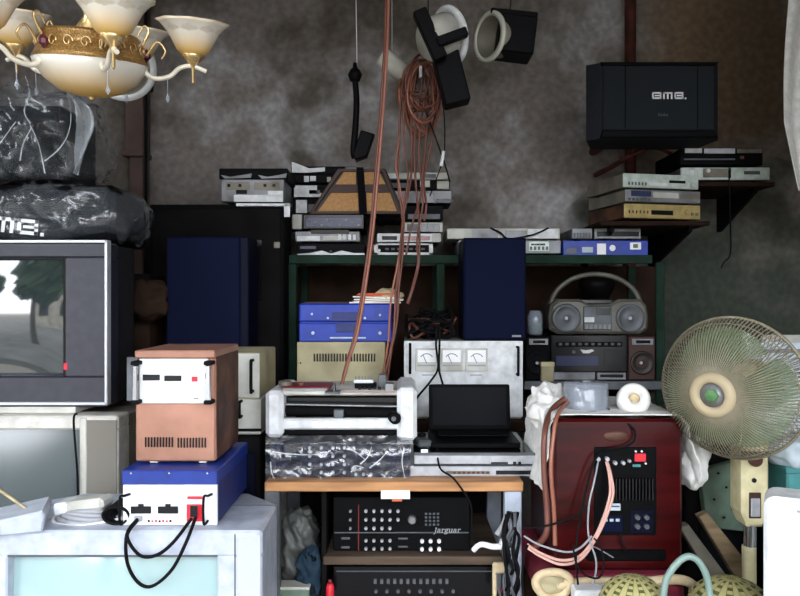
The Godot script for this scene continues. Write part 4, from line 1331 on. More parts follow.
func build_middle() -> void:
	# on the workbench
	var t := thing("voltage_regulator", "large white regulator with three square meters behind the laptop", "regulator", 463.5, 419, 2.6)
	pb("body", 405, 341.5, 522, 419, -0.006, 0.3, M.off_white, t, 0.004)
	pb("front_panel", 404, 341, 523, 417, 0.0, 0.01, M.white, t)
	for x in [426.5, 451.5, 476.5]:
		var f := disp(t, x - 11, 348, x + 11, 371, M.off_white, "meter", 0.008)
		var st0 := new_st()
		rb(st0, x - 9, 350, x + 9, 362, 0.0095, 0.004, 0.0005)
		part("dial", st0, M.white_print, f)
		st0 = new_st()
		var arc := []
		for i in 7: arc.append(L(x + sin(-0.9 + 0.3 * i) * 7.5, 362 - cos(-0.9 + 0.3 * i) * 8.5, 0.0105))
		tube(st0, arc, 0.0012, 4, 2)
		tube(st0, [L(x, 363, 0.0105), L(x - 3.5, 355, 0.0105)], 0.001, 4, 1)
		part("needle", st0, M.display, f)
		st0 = new_st()
		rb(st0, x - 9, 364.5, x + 9, 366, 0.009, 0.004, 0.0004)
		part("meter_label", st0, M.grey_wire, f)
	handle_bar(t, 410, 344, 372, M.rubber)
	handle_bar(t, 517, 347, 374, M.rubber)
	for x in [422.0, 470.0]: disp(t, x, 374.5, x + 12, 375.5, M.grey_wire, "marking", 0.001)
	t = thing("voltage_regulator", "beige vented regulator under the blue case", "regulator", 341, 420, 2.57)
	pb("body", 298, 342.5, 384.5, 420, -0.004, 0.26, M.beige, t, 0.004)
	pb("front_panel", 297, 342, 385, 419, 0.0, 0.01, M.beige, t)
	button_row(t, 313, 376, 22, 353.5, 361.5, M.display, "vent_slot", 0.5, 0.0)
	knob(t, 300.5, 363, 0.9, M.display, "screw", 0.0, 0.002)
	t = thing("blue_case", "bright blue case with a dark latch, stacked on the beige regulator", "case", 345.5, 342, 2.57)
	pb("body", 299.5, 305, 391.5, 342, -0.004, 0.25, M.blue_case, t, 0.006)
	pb("lid", 299, 303.5, 392, 322, 0.004, 0.258, M.blue_case, t, 0.006)
	pb("lower_panel", 299, 323, 392, 341.7, 0.003, 0.02, M.blue_case, t, 0.004)
	pb("top_cover", 303, 301.8, 366, 303.6, -0.02, 0.2, M.brown_edge, t)
	disp(t, 332, 312, 363, 321, M.blue_dark, "label_plate", 0.006)
	disp(t, 336, 323, 360, 332, M.blue_dark, "latch", 0.009)
	for e in [[313, 333, 1.7], [380, 333, 1.7], [312, 314, 1.2], [328, 318, 1.2], [380, 315, 1.2], [365, 318, 1.2]]: knob(t, e[0], e[1], e[2], M.pale_blue, "rivet", 0.004, 0.003)
	disp(t, 330, 337, 366, 338.5, M.pale_blue, "marking", 0.0045)
	t = thing("paper_stack", "loose white and orange papers lying on the blue case", "papers", 375, 303.5, 2.55)
	var st := new_st()
	for k in 6:
		st = new_st()
		bx(st, Vector3(0.0 + 0.006 * (k % 3), 0.003 + 0.0065 * k, -0.08), Vector3(0.19 - 0.01 * k, 0.005, 0.13), 0.001, Basis(Vector3.UP, 0.12 * sin(k * 2.0)) * Basis(Vector3(0, 0, 1), 0.04 * sin(k * 1.3)))
		part("paper", st, M.orange_paper if k >= 4 else M.paper, t)
	st = new_st()
	lump(st, L(388, 296, -0.06), Vector3(0.05, 0.022, 0.04), 2.2, 0.015, 16.0, 8, 26, 16)
	part("crumpled_wrapper", st, M.cream_cloth, t)
	# two navy speakers and the black cabinet
	t = thing("navy_speaker", "navy cloth fronted speaker standing on the three meter regulator", "speaker", 495, 341, 2.62, 0.0, "")
	pb("cabinet", 463.5, 237.5, 526.5, 341, -0.01, 0.22, M.navy_side, t, 0.004)
	pb("grille", 464, 238, 526, 339.5, 0.0, 0.02, M.navy, t, 0.006)
	disp(t, 512, 335, 521, 337, M.silver_dull, "badge", 0.002)
	t = thing("navy_speaker", "tall navy speaker in front of the black cabinet on the left", "speaker", 206, 419, 2.6)
	pb("cabinet", 165.5, 236.5, 248, 419, -0.01, 0.17, M.navy_side, t, 0.004)
	pb("grille", 166, 237, 240, 417, 0.0, 0.02, M.navy, t, 0.006)
	t = thing("speaker_cabinet", "big black speaker cabinet behind the tall navy speaker", "speaker", 219, 408.5, 2.85)
	pb("cabinet", 148, 204, 283.5, 408.5, -0.01, 0.2, M.black_matte, t, 0.006)
	pb("grille", 151, 208, 281, 405, 0.0, 0.02, M.black_board, t, 0.006)
	disp(t, 274, 242, 280, 248, M.taupe, "badge", 0.004)
	disp(t, 244, 240, 262, 300, M.black_gloss, "port_panel", 0.003)
	# small dark things at the right end of the workbench
	# wire tangle on the regulator
	t = thing("wire_tangle", "tangle of black wires on top of the three meter regulator", "cable", 432, 341, 2.68)
	rng.seed = 77
	for k in 14:
		st = new_st()
		var pts := []
		for i in 7: pts.append(L(432 + rng.randf_range(-26, 24), 338 - rng.randf_range(0, 38) * (1.0 - 0.1 * i), rng.randf_range(-0.1, 0.04)))
		tube(st, pts, rng.randf_range(0.003, 0.006), 6, 6)
		part("wire", st, M.rubber if k % 5 else M.copper_wire_dark, t)
	t = thing("split_lead", "black twin lead hanging down the front of the three meter regulator", "cable", 438, 420, 2.54)
	st = new_st(); tube(st, [L(437, 326), L(436, 345), L(438, 368), L(430, 382), L(417, 398), L(411, 412)], 0.0042, 6); part("lead", st, M.rubber, t)
	st = new_st(); tube(st, [L(440, 326), L(439.5, 345), L(439, 368), L(441, 378), L(444, 388)], 0.0042, 6); part("lead", st, M.rubber, t)
	# lower board of the rack: portable stereo on a hi-fi
	t = thing("hifi_system", "black hi-fi unit with silver drawers under the grey boombox", "stereo", 590, 381, 2.95)
	t.position.y += 0.001
	pb("body", 551, 336, 627, 381, -0.01, 0.24, M.black, t, 0.004)
	pb("front_panel", 551, 335.5, 627, 372, 0.0, 0.014, M.black_gloss, t)
	pb("drawer", 553, 372.5, 595, 380, 0.003, 0.012, M.silver_dull, t)
	pb("cassette_door", 597, 373, 626, 380, 0.003, 0.012, M.silver_dull, t)
	disp(t, 600, 374.5, 623, 377.5, M.display, "cassette_window", 0.005)
	disp(t, 556, 342, 622, 347, M.black, "equalizer_panel", 0.003)
	button_row(t, 557, 622, 10, 343, 345.5, M.steel_leg, "button", 0.5, 0.002)
	st = new_st(); prism(st, lpoly([[580, 349.5], [586, 350.5], [592, 349.5], [594, 351], [589, 353.5], [583, 353.5]]), 0.004, -0.002, 0.0005); part("emblem", st, M.white, t)
	disp(t, 604, 350, 620, 366, M.display, "display", 0.002)
	disp(t, 556, 356, 598, 366, M.display_blue, "display", 0.001)
	knob(t, 573.5, 352, 1.8, M.steel_leg)
	for k in 2:
		var x0: float = [628.0, 525.0][k]
		var x1: float = [656.0, 551.0][k]
		t = thing("hifi_speaker", ["small dark speaker at the right of the hi-fi unit", "small black speaker at the left of the hi-fi unit"][k], "speaker", (x0 + x1) / 2, 381, 2.95, 0.0, "")
		t.position.y += 0.001
		pb("cabinet", x0, 336, x1, 381, -0.006, 0.2, M.veneer if k == 0 else M.black, t, 0.004)
		pb("baffle", x0 + 1, 337, x1 - 1, 380, 0.0, 0.012, M.brown_edge if k == 0 else M.black_matte, t)
		disp(t, x0 + 4, 339, x1 - 3, 345, M.silver_dull, "label_plate", 0.003)
		disp(t, x0 + 8, 340.5, x1 - 6, 343.5, M.display, "window", 0.005)
		st = new_st()
		lathe(st, [Vector2(0, 0.002), Vector2(2 * sc, 0.004), Vector2(3 * sc, -0.002), Vector2(9 * sc, 0.006), Vector2(11 * sc, 0.009), Vector2(12 * sc, 0.006), Vector2(12 * sc, 0.0)].map(func(v): return v), 24, Transform3D(aim(Vector3(0, 0, 1)), L((x0 + x1) / 2, 363)))
		part("cone", st, M.veneer if k == 0 else M.rubber, t)
		knob(t, (x0 + x1) / 2 - 1, 363, 1.6, M.silver, "dust_cap", 0.002, 0.004)
	t = thing("beige_adapter", "small beige box in front of the left hi-fi speaker", "box", 546, 381, 2.93)
	t.position = Vector3(P(546, 381, 2.95).x, P(546, 381, 2.95).y, -2.945)
	pb("case", 540, 364, 553, 381, 0.02, 0.04, M.beige, t, 0.004)
	pb("lid", 539.5, 361.5, 553.5, 366, 0.022, 0.044, M.cream, t, 0.003)
	t = thing("glass_jar", "cloudy glass jar standing on the left hi-fi speaker", "jar", 535, 336, 2.99)
	st = new_st(); lathe(st, [Vector2(0, 0.005), Vector2(0.026, 0.005), Vector2(0.032, 0.014), Vector2(0.032, 0.085), Vector2(0.024, 0.1), Vector2(0.024, 0.108), Vector2(0, 0.108)], 20); part("glass", st, M.clear, t)
	st = new_st(); lathe(st, [Vector2(0, 0.006), Vector2(0.027, 0.008), Vector2(0.028, 0.05), Vector2(0, 0.052)], 16); part("contents", st, M.moss_board, t)
	t = thing("boombox", "grey boombox with an arched handle standing on the hi-fi unit", "boombox", 599, 335.5, 2.98)
	t.position.y = hy(335.5, 2.95) + 0.002
	st = new_st()
	prism(st, lpoly([[550, 330], [549, 318], [551, 306], [558, 300], [580, 300], [590, 305], [610, 305], [620, 300], [641, 300], [647, 306], [649, 318], [648, 330], [640, 335], [558, 335]]), 0.0, -0.15, 0.012)
	part("body", st, M.boombox_grey, t)
	for x in [566.0, 630.0]:
		st = new_st()
		lathe(st, [Vector2(0, 0.004), Vector2(3 * sc, 0.004), Vector2(4 * sc, 0.0), Vector2(11 * sc, 0.008), Vector2(13.5 * sc, 0.012), Vector2(14.5 * sc, 0.006), Vector2(14.5 * sc, -0.004)], 28, Transform3D(aim(Vector3(0, 0, 1)), L(x, 319)))
		part("speaker_cone", st, M.steel_leg, t)
		knob(t, x, 319, 1.8, M.silver, "dust_cap", 0.003, 0.004)
	pb("cassette_door", 583, 307, 612, 331, 0.004, 0.02, M.steel_leg, t, 0.004)
	disp(t, 584, 318, 594, 323, M.white, "label_plate", 0.006)
	disp(t, 596, 309, 610, 316, M.display, "tape_window", 0.006)
	button_row(t, 584, 611, 6, 325, 330, M.silver_dull, "button", 0.8, 0.004)
	pb("tuner_window", 582, 300.5, 614, 304.5, -0.02, 0.08, M.display, t)
	st = new_st()
	var hp := []
	for i in 11:
		var a := PI * i / 10.0
		hp.append(L(599.5 - cos(a) * 46, 309 - sin(a) * 34.5, -0.06))
	tube(st, hp, 0.0105, 10, 4)
	part("handle", st, M.boombox_grey, t)
	st = new_st()
	lathe(st, [Vector2(0, 0), Vector2(0.05, 0.0), Vector2(0.075, 0.05), Vector2(0.08, 0.085), Vector2(0.07, 0.085), Vector2(0.045, 0.01), Vector2(0, 0.01)], 24, Transform3D(Basis.IDENTITY, P(597, 298.5, 3.1)))
	var bw := solo("dark_bowl", st, M.black, "dark bowl sitting on the boombox under its handle", "bowl")

func build_upper() -> void:
	# on the black cabinet
	var g := "players and decks on the upper shelf"
	var t := device("cassette_deck", "silver cassette deck with white drawer on the big black cabinet", "cassette deck", g, 221, 179, 284, 203.5, 2.88, 0.28, M.steel_leg, M.silver_dull)
	disp(t, 226, 182, 250, 190, M.taupe, "cassette_door"); disp(t, 254, 182, 280, 190, M.taupe, "cassette_door")
	for x in [229.0, 240.0, 265.0, 274.0]: disp(t, x - 1.5, 184, x + 1.5, 187, M.display, "reel", 0.003)
	disp(t, 236, 190, 247, 194, M.display, "display")
	disp(t, 234, 195, 283, 202, M.white, "drawer", 0.004); disp(t, 268, 191, 283, 196, M.white, "label_plate", 0.004)
	t = device("amplifier", "black amplifier with wavy silver trim stacked on the silver cassette deck", "amplifier", g, 219, 168, 288, 179, 2.88, 0.28, M.black, M.black, 0.0, false)
	for e in [[221, 252], [258, 287]]:
		var st0 := new_st()
		prism(st0, lpoly([[e[0], 175], [e[0] + 10, 177], [e[0] + 22, 175], [e[1], 173.5], [e[1] - 1, 178], [e[0] + 4, 179]]), 0.006, -0.002, 0.001)
		part("silver_trim", st0, M.silver_dull, t)
	t = thing("white_bracket", "thin white angle bracket hooked over the black cabinet's top right corner", "bracket", 274, 217, 2.835)
	var st := new_st(); rb(st, 236, 203.3, 290, 206, 0.0, 0.04, 0.001); rb(st, 284, 204, 290, 217, 0.0, 0.004, 0.001); part("bracket", st, M.white, t)
	# column one on the rack's upper board, from the bottom
	var d := 2.97
	t = device("disc_player", "black player with a curved silver lip, lowest of the left pile on the rack", "disc player", g, 297, 243, 365, 255.5, d, 0.3, M.black, M.black)
	st = new_st(); prism(st, lpoly([[297, 254], [310, 253], [322, 250.5], [331, 253.5], [342, 250.5], [354, 253], [365, 253], [365, 255.3], [297, 255.3]]), 0.008, -0.002, 0.002); part("silver_lip", st, M.silver, t)
	knob(t, 331, 251.5, 1.6, M.black_gloss, "button", 0.008, 0.004)
	disp(t, 300, 246, 316, 249, M.display_blue)
	t = device("disc_player", "silver player with white keys, second from the bottom in the left pile", "disc player", g, 295, 231, 360, 243, d, 0.3, M.steel_leg, M.silver_dull)
	disp(t, 311, 229.8, 349, 234, M.display, "display"); disp(t, 297, 236, 320, 241, M.white, "drawer"); disp(t, 323, 236, 347, 240, M.off_white, "drawer"); button_row(t, 337, 357, 4, 234.5, 240, M.white)
	t = device("amplifier", "dark blue-grey amplifier directly under the trapezoid speaker", "amplifier", g, 303, 214, 364, 231, d, 0.3, M.black, M.black_gloss)
	disp(t, 306, 217.5, 362, 227, M.display_blue, "display"); 
	for q in 9: knob(t, 309 + q * 6.2, 220 + (q % 3) * 2.6, 0.9, M.silver_dull)
	t = device("disc_player", "white fronted player at the left behind the trapezoid speaker, lowest of its pile", "disc player", g, 292, 214, 302, 231, d + 0.02, 0.26, M.steel_leg, M.off_white)
	# behind the trapezoid speaker, the pile goes on up
	d = 3.1
	t = device("disc_player", "white player behind the trapezoid speaker, second down from the curved black one", "disc player", g, 293, 198, 358, 216, d, 0.24, M.steel_leg, M.black)
	disp(t, 296, 200, 307, 213, M.white, "panel"); disp(t, 308, 204, 330, 212, M.black_gloss, "display")
	t = device("disc_player", "white and black player behind the trapezoid speaker, under the curved black one", "disc player", g, 292, 184, 360, 198.3, d, 0.24, M.steel_leg, M.black)
	disp(t, 294, 185.5, 317, 197, M.white, "panel"); disp(t, 309, 190, 320, 194, M.display); disp(t, 317, 193, 328, 197, M.white, "drawer")
	t = device("disc_player", "black player with two white keys under the curved silver crest", "disc player", g, 291, 174, 362, 184.3, d, 0.24, M.black, M.black)
	disp(t, 304, 176, 309, 182, M.white, "key"); disp(t, 310, 176, 316, 181, M.white, "key"); disp(t, 327, 177, 331, 182, M.off_white, "key")
	t = device("amplifier", "black amplifier with a curved silver crest, topmost in the left pile", "amplifier", g, 291, 166, 352, 174.3, d, 0.24, M.black, M.black, 0.0, false)
	st = new_st(); prism(st, lpoly([[292, 172.5], [292, 162], [299, 164.5], [309, 168.5], [325, 167.5], [325, 171.5], [305, 173]]), 0.006, -0.006, 0.001); part("silver_crest", st, M.white, t)
	# trapezoid speaker
	t = thing("trapezoid_speaker", "trapezoid wooden speaker with two rows of tan cloth and a dark strap", "speaker", 354, 214.3, 2.965)
	st = new_st(); prism(st, lpoly([[308, 214], [337, 169], [386, 169], [401, 205], [401, 214]]), -0.012, -0.13, 0.004); part("cabinet", st, M.veneer, t)
	st = new_st(); prism(st, lpoly([[309, 214], [338, 168.5], [385, 168.5], [402, 214], [398, 214], [382, 172], [341, 172], [314, 211], [398, 211], [400, 214]]), 0.0, -0.03, 0.002); part("edge_frame", st, M.brown_edge, t)
	for q in [[[344, 171.5], [356, 171.5], [356, 184.5], [335, 184.5]], [[364, 171.5], [379, 171.5], [386, 184.5], [364, 184.5]], [[331, 192.5], [358, 192.5], [359, 212], [317, 212]], [[366, 192.5], [390, 192.5], [399, 212], [367, 212]]]:
		st = new_st(); prism(st, lpoly(q), -0.003, -0.02, 0.002); part("grille_cloth", st, M.tan_cloth, t)
	st = new_st(); prism(st, lpoly([[335, 184.5], [387, 184.5], [391, 192.5], [330, 192.5]]), 0.001, -0.02, 0.002); part("cross_rail", st, M.brown_edge, t)
	st = new_st(); prism(st, lpoly([[356.5, 167.5], [363.5, 167.5], [367, 214], [359.5, 214]]), 0.008, -0.01, 0.002); part("strap", st, M.black_matte, t)
	pb("top_plate", 345, 166.5, 366, 169.5, 0.0, 0.12, M.steel_leg, t)
	# column two
	d = 2.97
	t = device("disc_player", "player with a white outlined front, lowest of the pile behind the copper strands", "disc player", g, 374, 243, 433, 255.5, d, 0.3, M.black, M.black)
	st = new_st()
	rb(st, 374, 252.5, 433, 255, 0.005, 0.008, 0.001); rb(st, 374, 243.5, 378, 255, 0.005, 0.008, 0.001); rb(st, 429, 243.5, 433, 255, 0.005, 0.008, 0.001); rb(st, 374, 243.5, 433, 245, 0.005, 0.008, 0.001)
	part("white_frame", st, M.white, t)
	knob(t, 379, 250.5, 1.6, M.white, "button", 0.004, 0.005)
	button_row(t, 384, 426, 7, 248, 250, M.steel_leg)
	t = device("disc_player", "pinkish white player with dark display, second in the pile behind the copper strands", "disc player", g, 377, 233, 441, 243.3, d, 0.3, M.steel_leg, M.white)
	disp(t, 382, 236, 397, 240, M.display); disp(t, 400, 236, 430, 240.5, M.pcb_pink, "drawer"); disp(t, 432, 234, 440, 242, M.off_white, "panel")
	t = device("disc_player", "pale player with grey front, third in the pile behind the copper strands", "disc player", g, 404, 222, 443, 233.3, d, 0.28, M.steel_leg, M.off_white)
	disp(t, 407, 224, 418, 231, M.steel_leg, "display"); button_row(t, 421, 440, 3, 223.5, 232, M.silver_dull, "panel", 0.92)
	t = device("amplifier", "dark amplifier in the middle of the pile behind the copper strands", "amplifier", g, 372, 205, 443, 222.3, d + 0.14, 0.2, M.black, M.black)
	disp(t, 408, 214, 440, 219, M.steel_leg, "display"); button_row(t, 384, 404, 5, 210, 213, M.steel_leg)
	t = device("amplifier", "black amplifier with grey handles behind the copper strands", "amplifier", g, 374, 190, 452, 205.3, d + 0.14, 0.2, M.black, M.black_gloss)
	disp(t, 426, 193, 434, 203, M.silver_dull, "handle_plate", 0.01); disp(t, 436, 199, 452, 203, M.steel_leg, "trim", 0.004)
	t = device("disc_player", "white player with separate keys near the top behind the copper strands", "disc player", g, 374, 180, 450, 190.3, d + 0.14, 0.2, M.steel_leg, M.black)
	disp(t, 420, 180.5, 430, 187, M.off_white, "key"); disp(t, 437, 181, 449, 189, M.off_white, "key"); disp(t, 378, 183, 410, 188, M.steel_leg, "drawer")
	t = device("disc_player", "cream and white player topmost behind the copper strands", "disc player", g, 378, 172, 448, 180.3, d + 0.14, 0.2, M.steel_leg, M.off_white)
	disp(t, 380, 173.5, 397, 178.5, M.white, "drawer"); disp(t, 420, 174, 436, 178, M.steel_leg, "display")
	# right of the rack post
	t = device("disc_player", "silver player half hidden by the right navy speaker, under the long white one", "disc player", g, 458, 240, 561, 255.5, d, 0.3, M.steel_leg, M.silver_dull)
	disp(t, 459, 240.5, 464, 249, M.off_white, "key"); disp(t, 529, 241.5, 549, 251, M.mint, "display"); disp(t, 531, 243.5, 545, 245.5, M.display, "drawer_slot", 0.003); button_row(t, 529, 549, 5, 246.5, 250, M.steel_leg)
	t = device("disc_player", "long white player lying above the right navy speaker", "disc player", g, 447, 228, 560, 240.3, d, 0.3, M.off_white, M.off_white)
	disp(t, 472, 230, 498, 238.5, M.silver_dull, "drawer"); disp(t, 505, 230.5, 527, 238, M.silver_dull, "panel"); disp(t, 528, 229, 558, 238.5, M.white, "panel")
	st = new_st(); tube(st, [L(490, 228, 0.006), L(500, 233, 0.012), L(508, 239, 0.012), L(528, 236, 0.012), L(538, 233, 0.012), L(548, 228, 0.006)], 0.004, 6); part("lead", st, M.rubber, t)
	t = thing("blue_carton", "blue printed carton with white pictures on the right of the rack", "box", 605, 255.3, 2.96)
	pb("carton", 563, 240.5, 648, 255.3, 0.0, 0.26, M.blue_case, t, 0.002)
	disp(t, 582, 247, 593, 252.5, M.pale_blue, "printed_picture", 0.0008); disp(t, 597, 243.5, 606, 254.5, M.white_print, "printed_picture", 0.0008); disp(t, 630, 242.5, 641, 249.5, M.white_print, "printed_label", 0.0008)
	disp(t, 633, 244, 638, 248, M.moss_board, "printed_picture", 0.0012); disp(t, 566, 248, 577, 254, M.display_blue, "printed_picture", 0.0008)
	st = new_st(); cyl(st, L(612.5, 248, -0.001), Vector3(0, 0, 1), 3.4 * sc, 0.002, 18); part("printed_picture", st, M.white_print, t)
	t = device("disc_player", "grey player with a wide dark display on the blue carton", "disc player", g, 572, 228, 641, 240.3, d, 0.25, M.steel_leg, M.silver_dull)
	disp(t, 597, 231.5, 639, 236.5, M.display); disp(t, 592, 228.5, 594.5, 240, M.black, "seam"); button_row(t, 573, 591, 6, 233, 238, M.steel_leg)
	# wall speaker
	t = thing("wall_speaker", "black karaoke speaker with white logo mounted high on the right", "speaker", 654, 139, 2.85)
	st = new_st()
	var k := sc
	var prof := PackedVector2Array([Vector2(-66 * k, 0.03), Vector2(-54 * k, 0.0 - 0.0), Vector2(60 * k, 0.0), Vector2(66 * k, 0.02), Vector2(62 * k, 0.2), Vector2(-50 * k, 0.2)])
	prism(st, prof, 0.0, 76 * k, 0.0, Transform3D(Basis(Vector3(1, 0, 0), Vector3(0, 0, -1), Vector3(0, 1, 0)), Vector3.ZERO))
	part("cabinet", st, M.speaker_black, t)
	pb("grille", 602, 66, 714, 131, 0.012, 0.02, M.speaker_cloth, t, 0.006)
	st = new_st(); prism(st, lpoly([[602, 131], [714, 131], [717, 138.5], [599, 138.5]]), 0.016, -0.02, 0.004); part("lower_lip", st, M.black, t)
	st = new_st(); prism(st, lpoly([[600, 63], [718, 63], [714, 66.5], [602, 66.5]]), 0.014, -0.02, 0.002); part("upper_lip", st, M.black, t)
	for x in [624.0, 696.0]: pb("grille_seam", x, 67, x + 1, 130.5, 0.0135, 0.01, M.black, t)
	block_logo(0.028, L(666.5, 96.5, 0.0125), t)
	letters("model_mark", "Duke", 0.011, L(662, 115.5, 0.012), M.steel_leg, t, 1.2)
	st = new_st()
	tube(st, [Vector3(-0.02, 0.02, -0.16), Vector3(-0.02, -0.02, -0.3), Vector3(-0.1, -0.06, -0.5)], 0.012, 8, 4)
	tube(st, [Vector3(-0.1, 0.06, -0.16), Vector3(-0.1, 0.06, -0.54)], 0.02, 8, 1)
	part("bracket", st, M.rust_pipe, t)
	# wall shelves with players
	d = 2.9
	for e in [[600.0, 710.0, 221.0, 2.88, "left"], [672.0, 775.0, 182.0, 3.0, "right"]]:
		var w: float = (e[1] - e[0]) * e[3] / FOC
		t = thing("wall_shelf", "dark wooden wall shelf under the %s" % ("three stacked players" if e[4] == "left" else "two pale players at the right"), "shelf", (e[0] + e[1]) / 2, e[2], e[3])
		var dep: float = 3.4 - e[3]
		st = new_st(); bx(st, Vector3(0, -0.009, -dep / 2), Vector3(w, 0.018, dep), 0.002); part("shelf_board", st, M.bench_wood, t)
		for x in [-w * 0.36, w * 0.36]:
			st = new_st(); prism(st, PackedVector2Array([Vector2(0, 0), Vector2(0.0, -0.16), Vector2(0.02, -0.16), Vector2(dep - 0.04, -0.02), Vector2(dep - 0.04, 0)]), 0.008, -0.008, 0.0, Transform3D(Basis(Vector3(0, 0, 1), Vector3(0, 1, 0), Vector3(-1, 0, 0)), Vector3(x, -0.018, -dep))); part("bracket", st, M.black, t)
	g = "players on the right wall shelves"
	var tn := 0.2
	t = device("disc_player", "gold fronted player, lowest of the three on the wall shelf", "disc player", g, 621, 204, 705, 220.6, d, 0.33, M.brown_side, M.champagne, tn)
	disp(t, 650, 210.5, 674, 215, M.display); button_row(t, 624, 648, 6, 211, 214, M.copper_dark, "button", 0.3); knob(t, 689, 211, 3.2, M.champagne, "dial", 0.0, 0.012); button_row(t, 693, 703, 2, 212, 215, M.taupe)
	t = device("disc_player", "greyish brown player, middle of the three on the wall shelf", "disc player", g, 622, 190, 705, 204.2, d, 0.33, M.taupe, M.silver_dull, tn)
	disp(t, 628, 191.5, 650, 197, M.display_blue); disp(t, 652, 192.5, 680, 198, M.off_white, "drawer"); disp(t, 682, 193.5, 704, 198, M.taupe, "display"); button_row(t, 624, 650, 6, 199, 201.5, M.steel_leg)
	t = device("disc_player", "mint white player, topmost of the three on the wall shelf", "disc player", g, 620, 174, 703, 190.2, d, 0.33, M.taupe, M.mint, tn)
	disp(t, 670, 180, 688, 182.8, M.display); button_row(t, 624, 646, 6, 183, 186, M.steel_leg, "button", 0.4); knob(t, 696, 183.5, 3.4, M.mint, "dial", 0.0, 0.01); disp(t, 648, 183, 668, 186, M.white, "drawer")
	d = 3.03
	t = device("disc_player", "pale green-grey player on the right wall shelf, lower of two", "disc player", g, 681, 167, 770, 181.6, d, 0.3, M.steel_leg, M.mint)
	disp(t, 703, 168.5, 730, 177.5, M.taupe, "drawer"); disp(t, 744, 171, 760, 174.5, M.steel_leg, "display"); disp(t, 728, 168, 731, 178, M.black, "seam"); knob(t, 708, 171, 2.0, M.white, "knob")
	for e in [[683, 168], [690, 170], [697, 168]]: disp(t, e[0], e[1], e[0] + 4, e[1] + 6, M.white, "key")
	t = device("disc_player", "silver and black player on the right wall shelf, upper of two", "disc player", g, 680, 148, 763, 167.2, d, 0.3, M.black, M.black)
	disp(t, 685, 148.5, 702, 153, M.white, "drawer"); disp(t, 704, 148.5, 735, 153.5, M.silver, "drawer"); disp(t, 737, 149, 762, 153, M.taupe, "drawer"); disp(t, 740, 156, 744, 159, M.copper_dark, "button"); disp(t, 684, 158.5, 735, 160, M.steel_leg, "trim_line")
	cable("dark_wire", [P(729, 170, 2.99), P(730, 210, 2.99), P(730.5, 252, 2.99), P(724, 262, 2.99), P(721, 268, 2.99)], 0.003, M.rubber, "black wire hanging from the right wall shelf")
	cable("red_brown_cable", [P(620, 160, 3.1), P(634, 154, 3.1), P(650, 148, 3.1), P(664, 150, 3.15), P(676, 158, 3.2), P(684, 163, 3.3)], 0.009, M.rust_pipe, "reddish brown cable under the wall speaker")

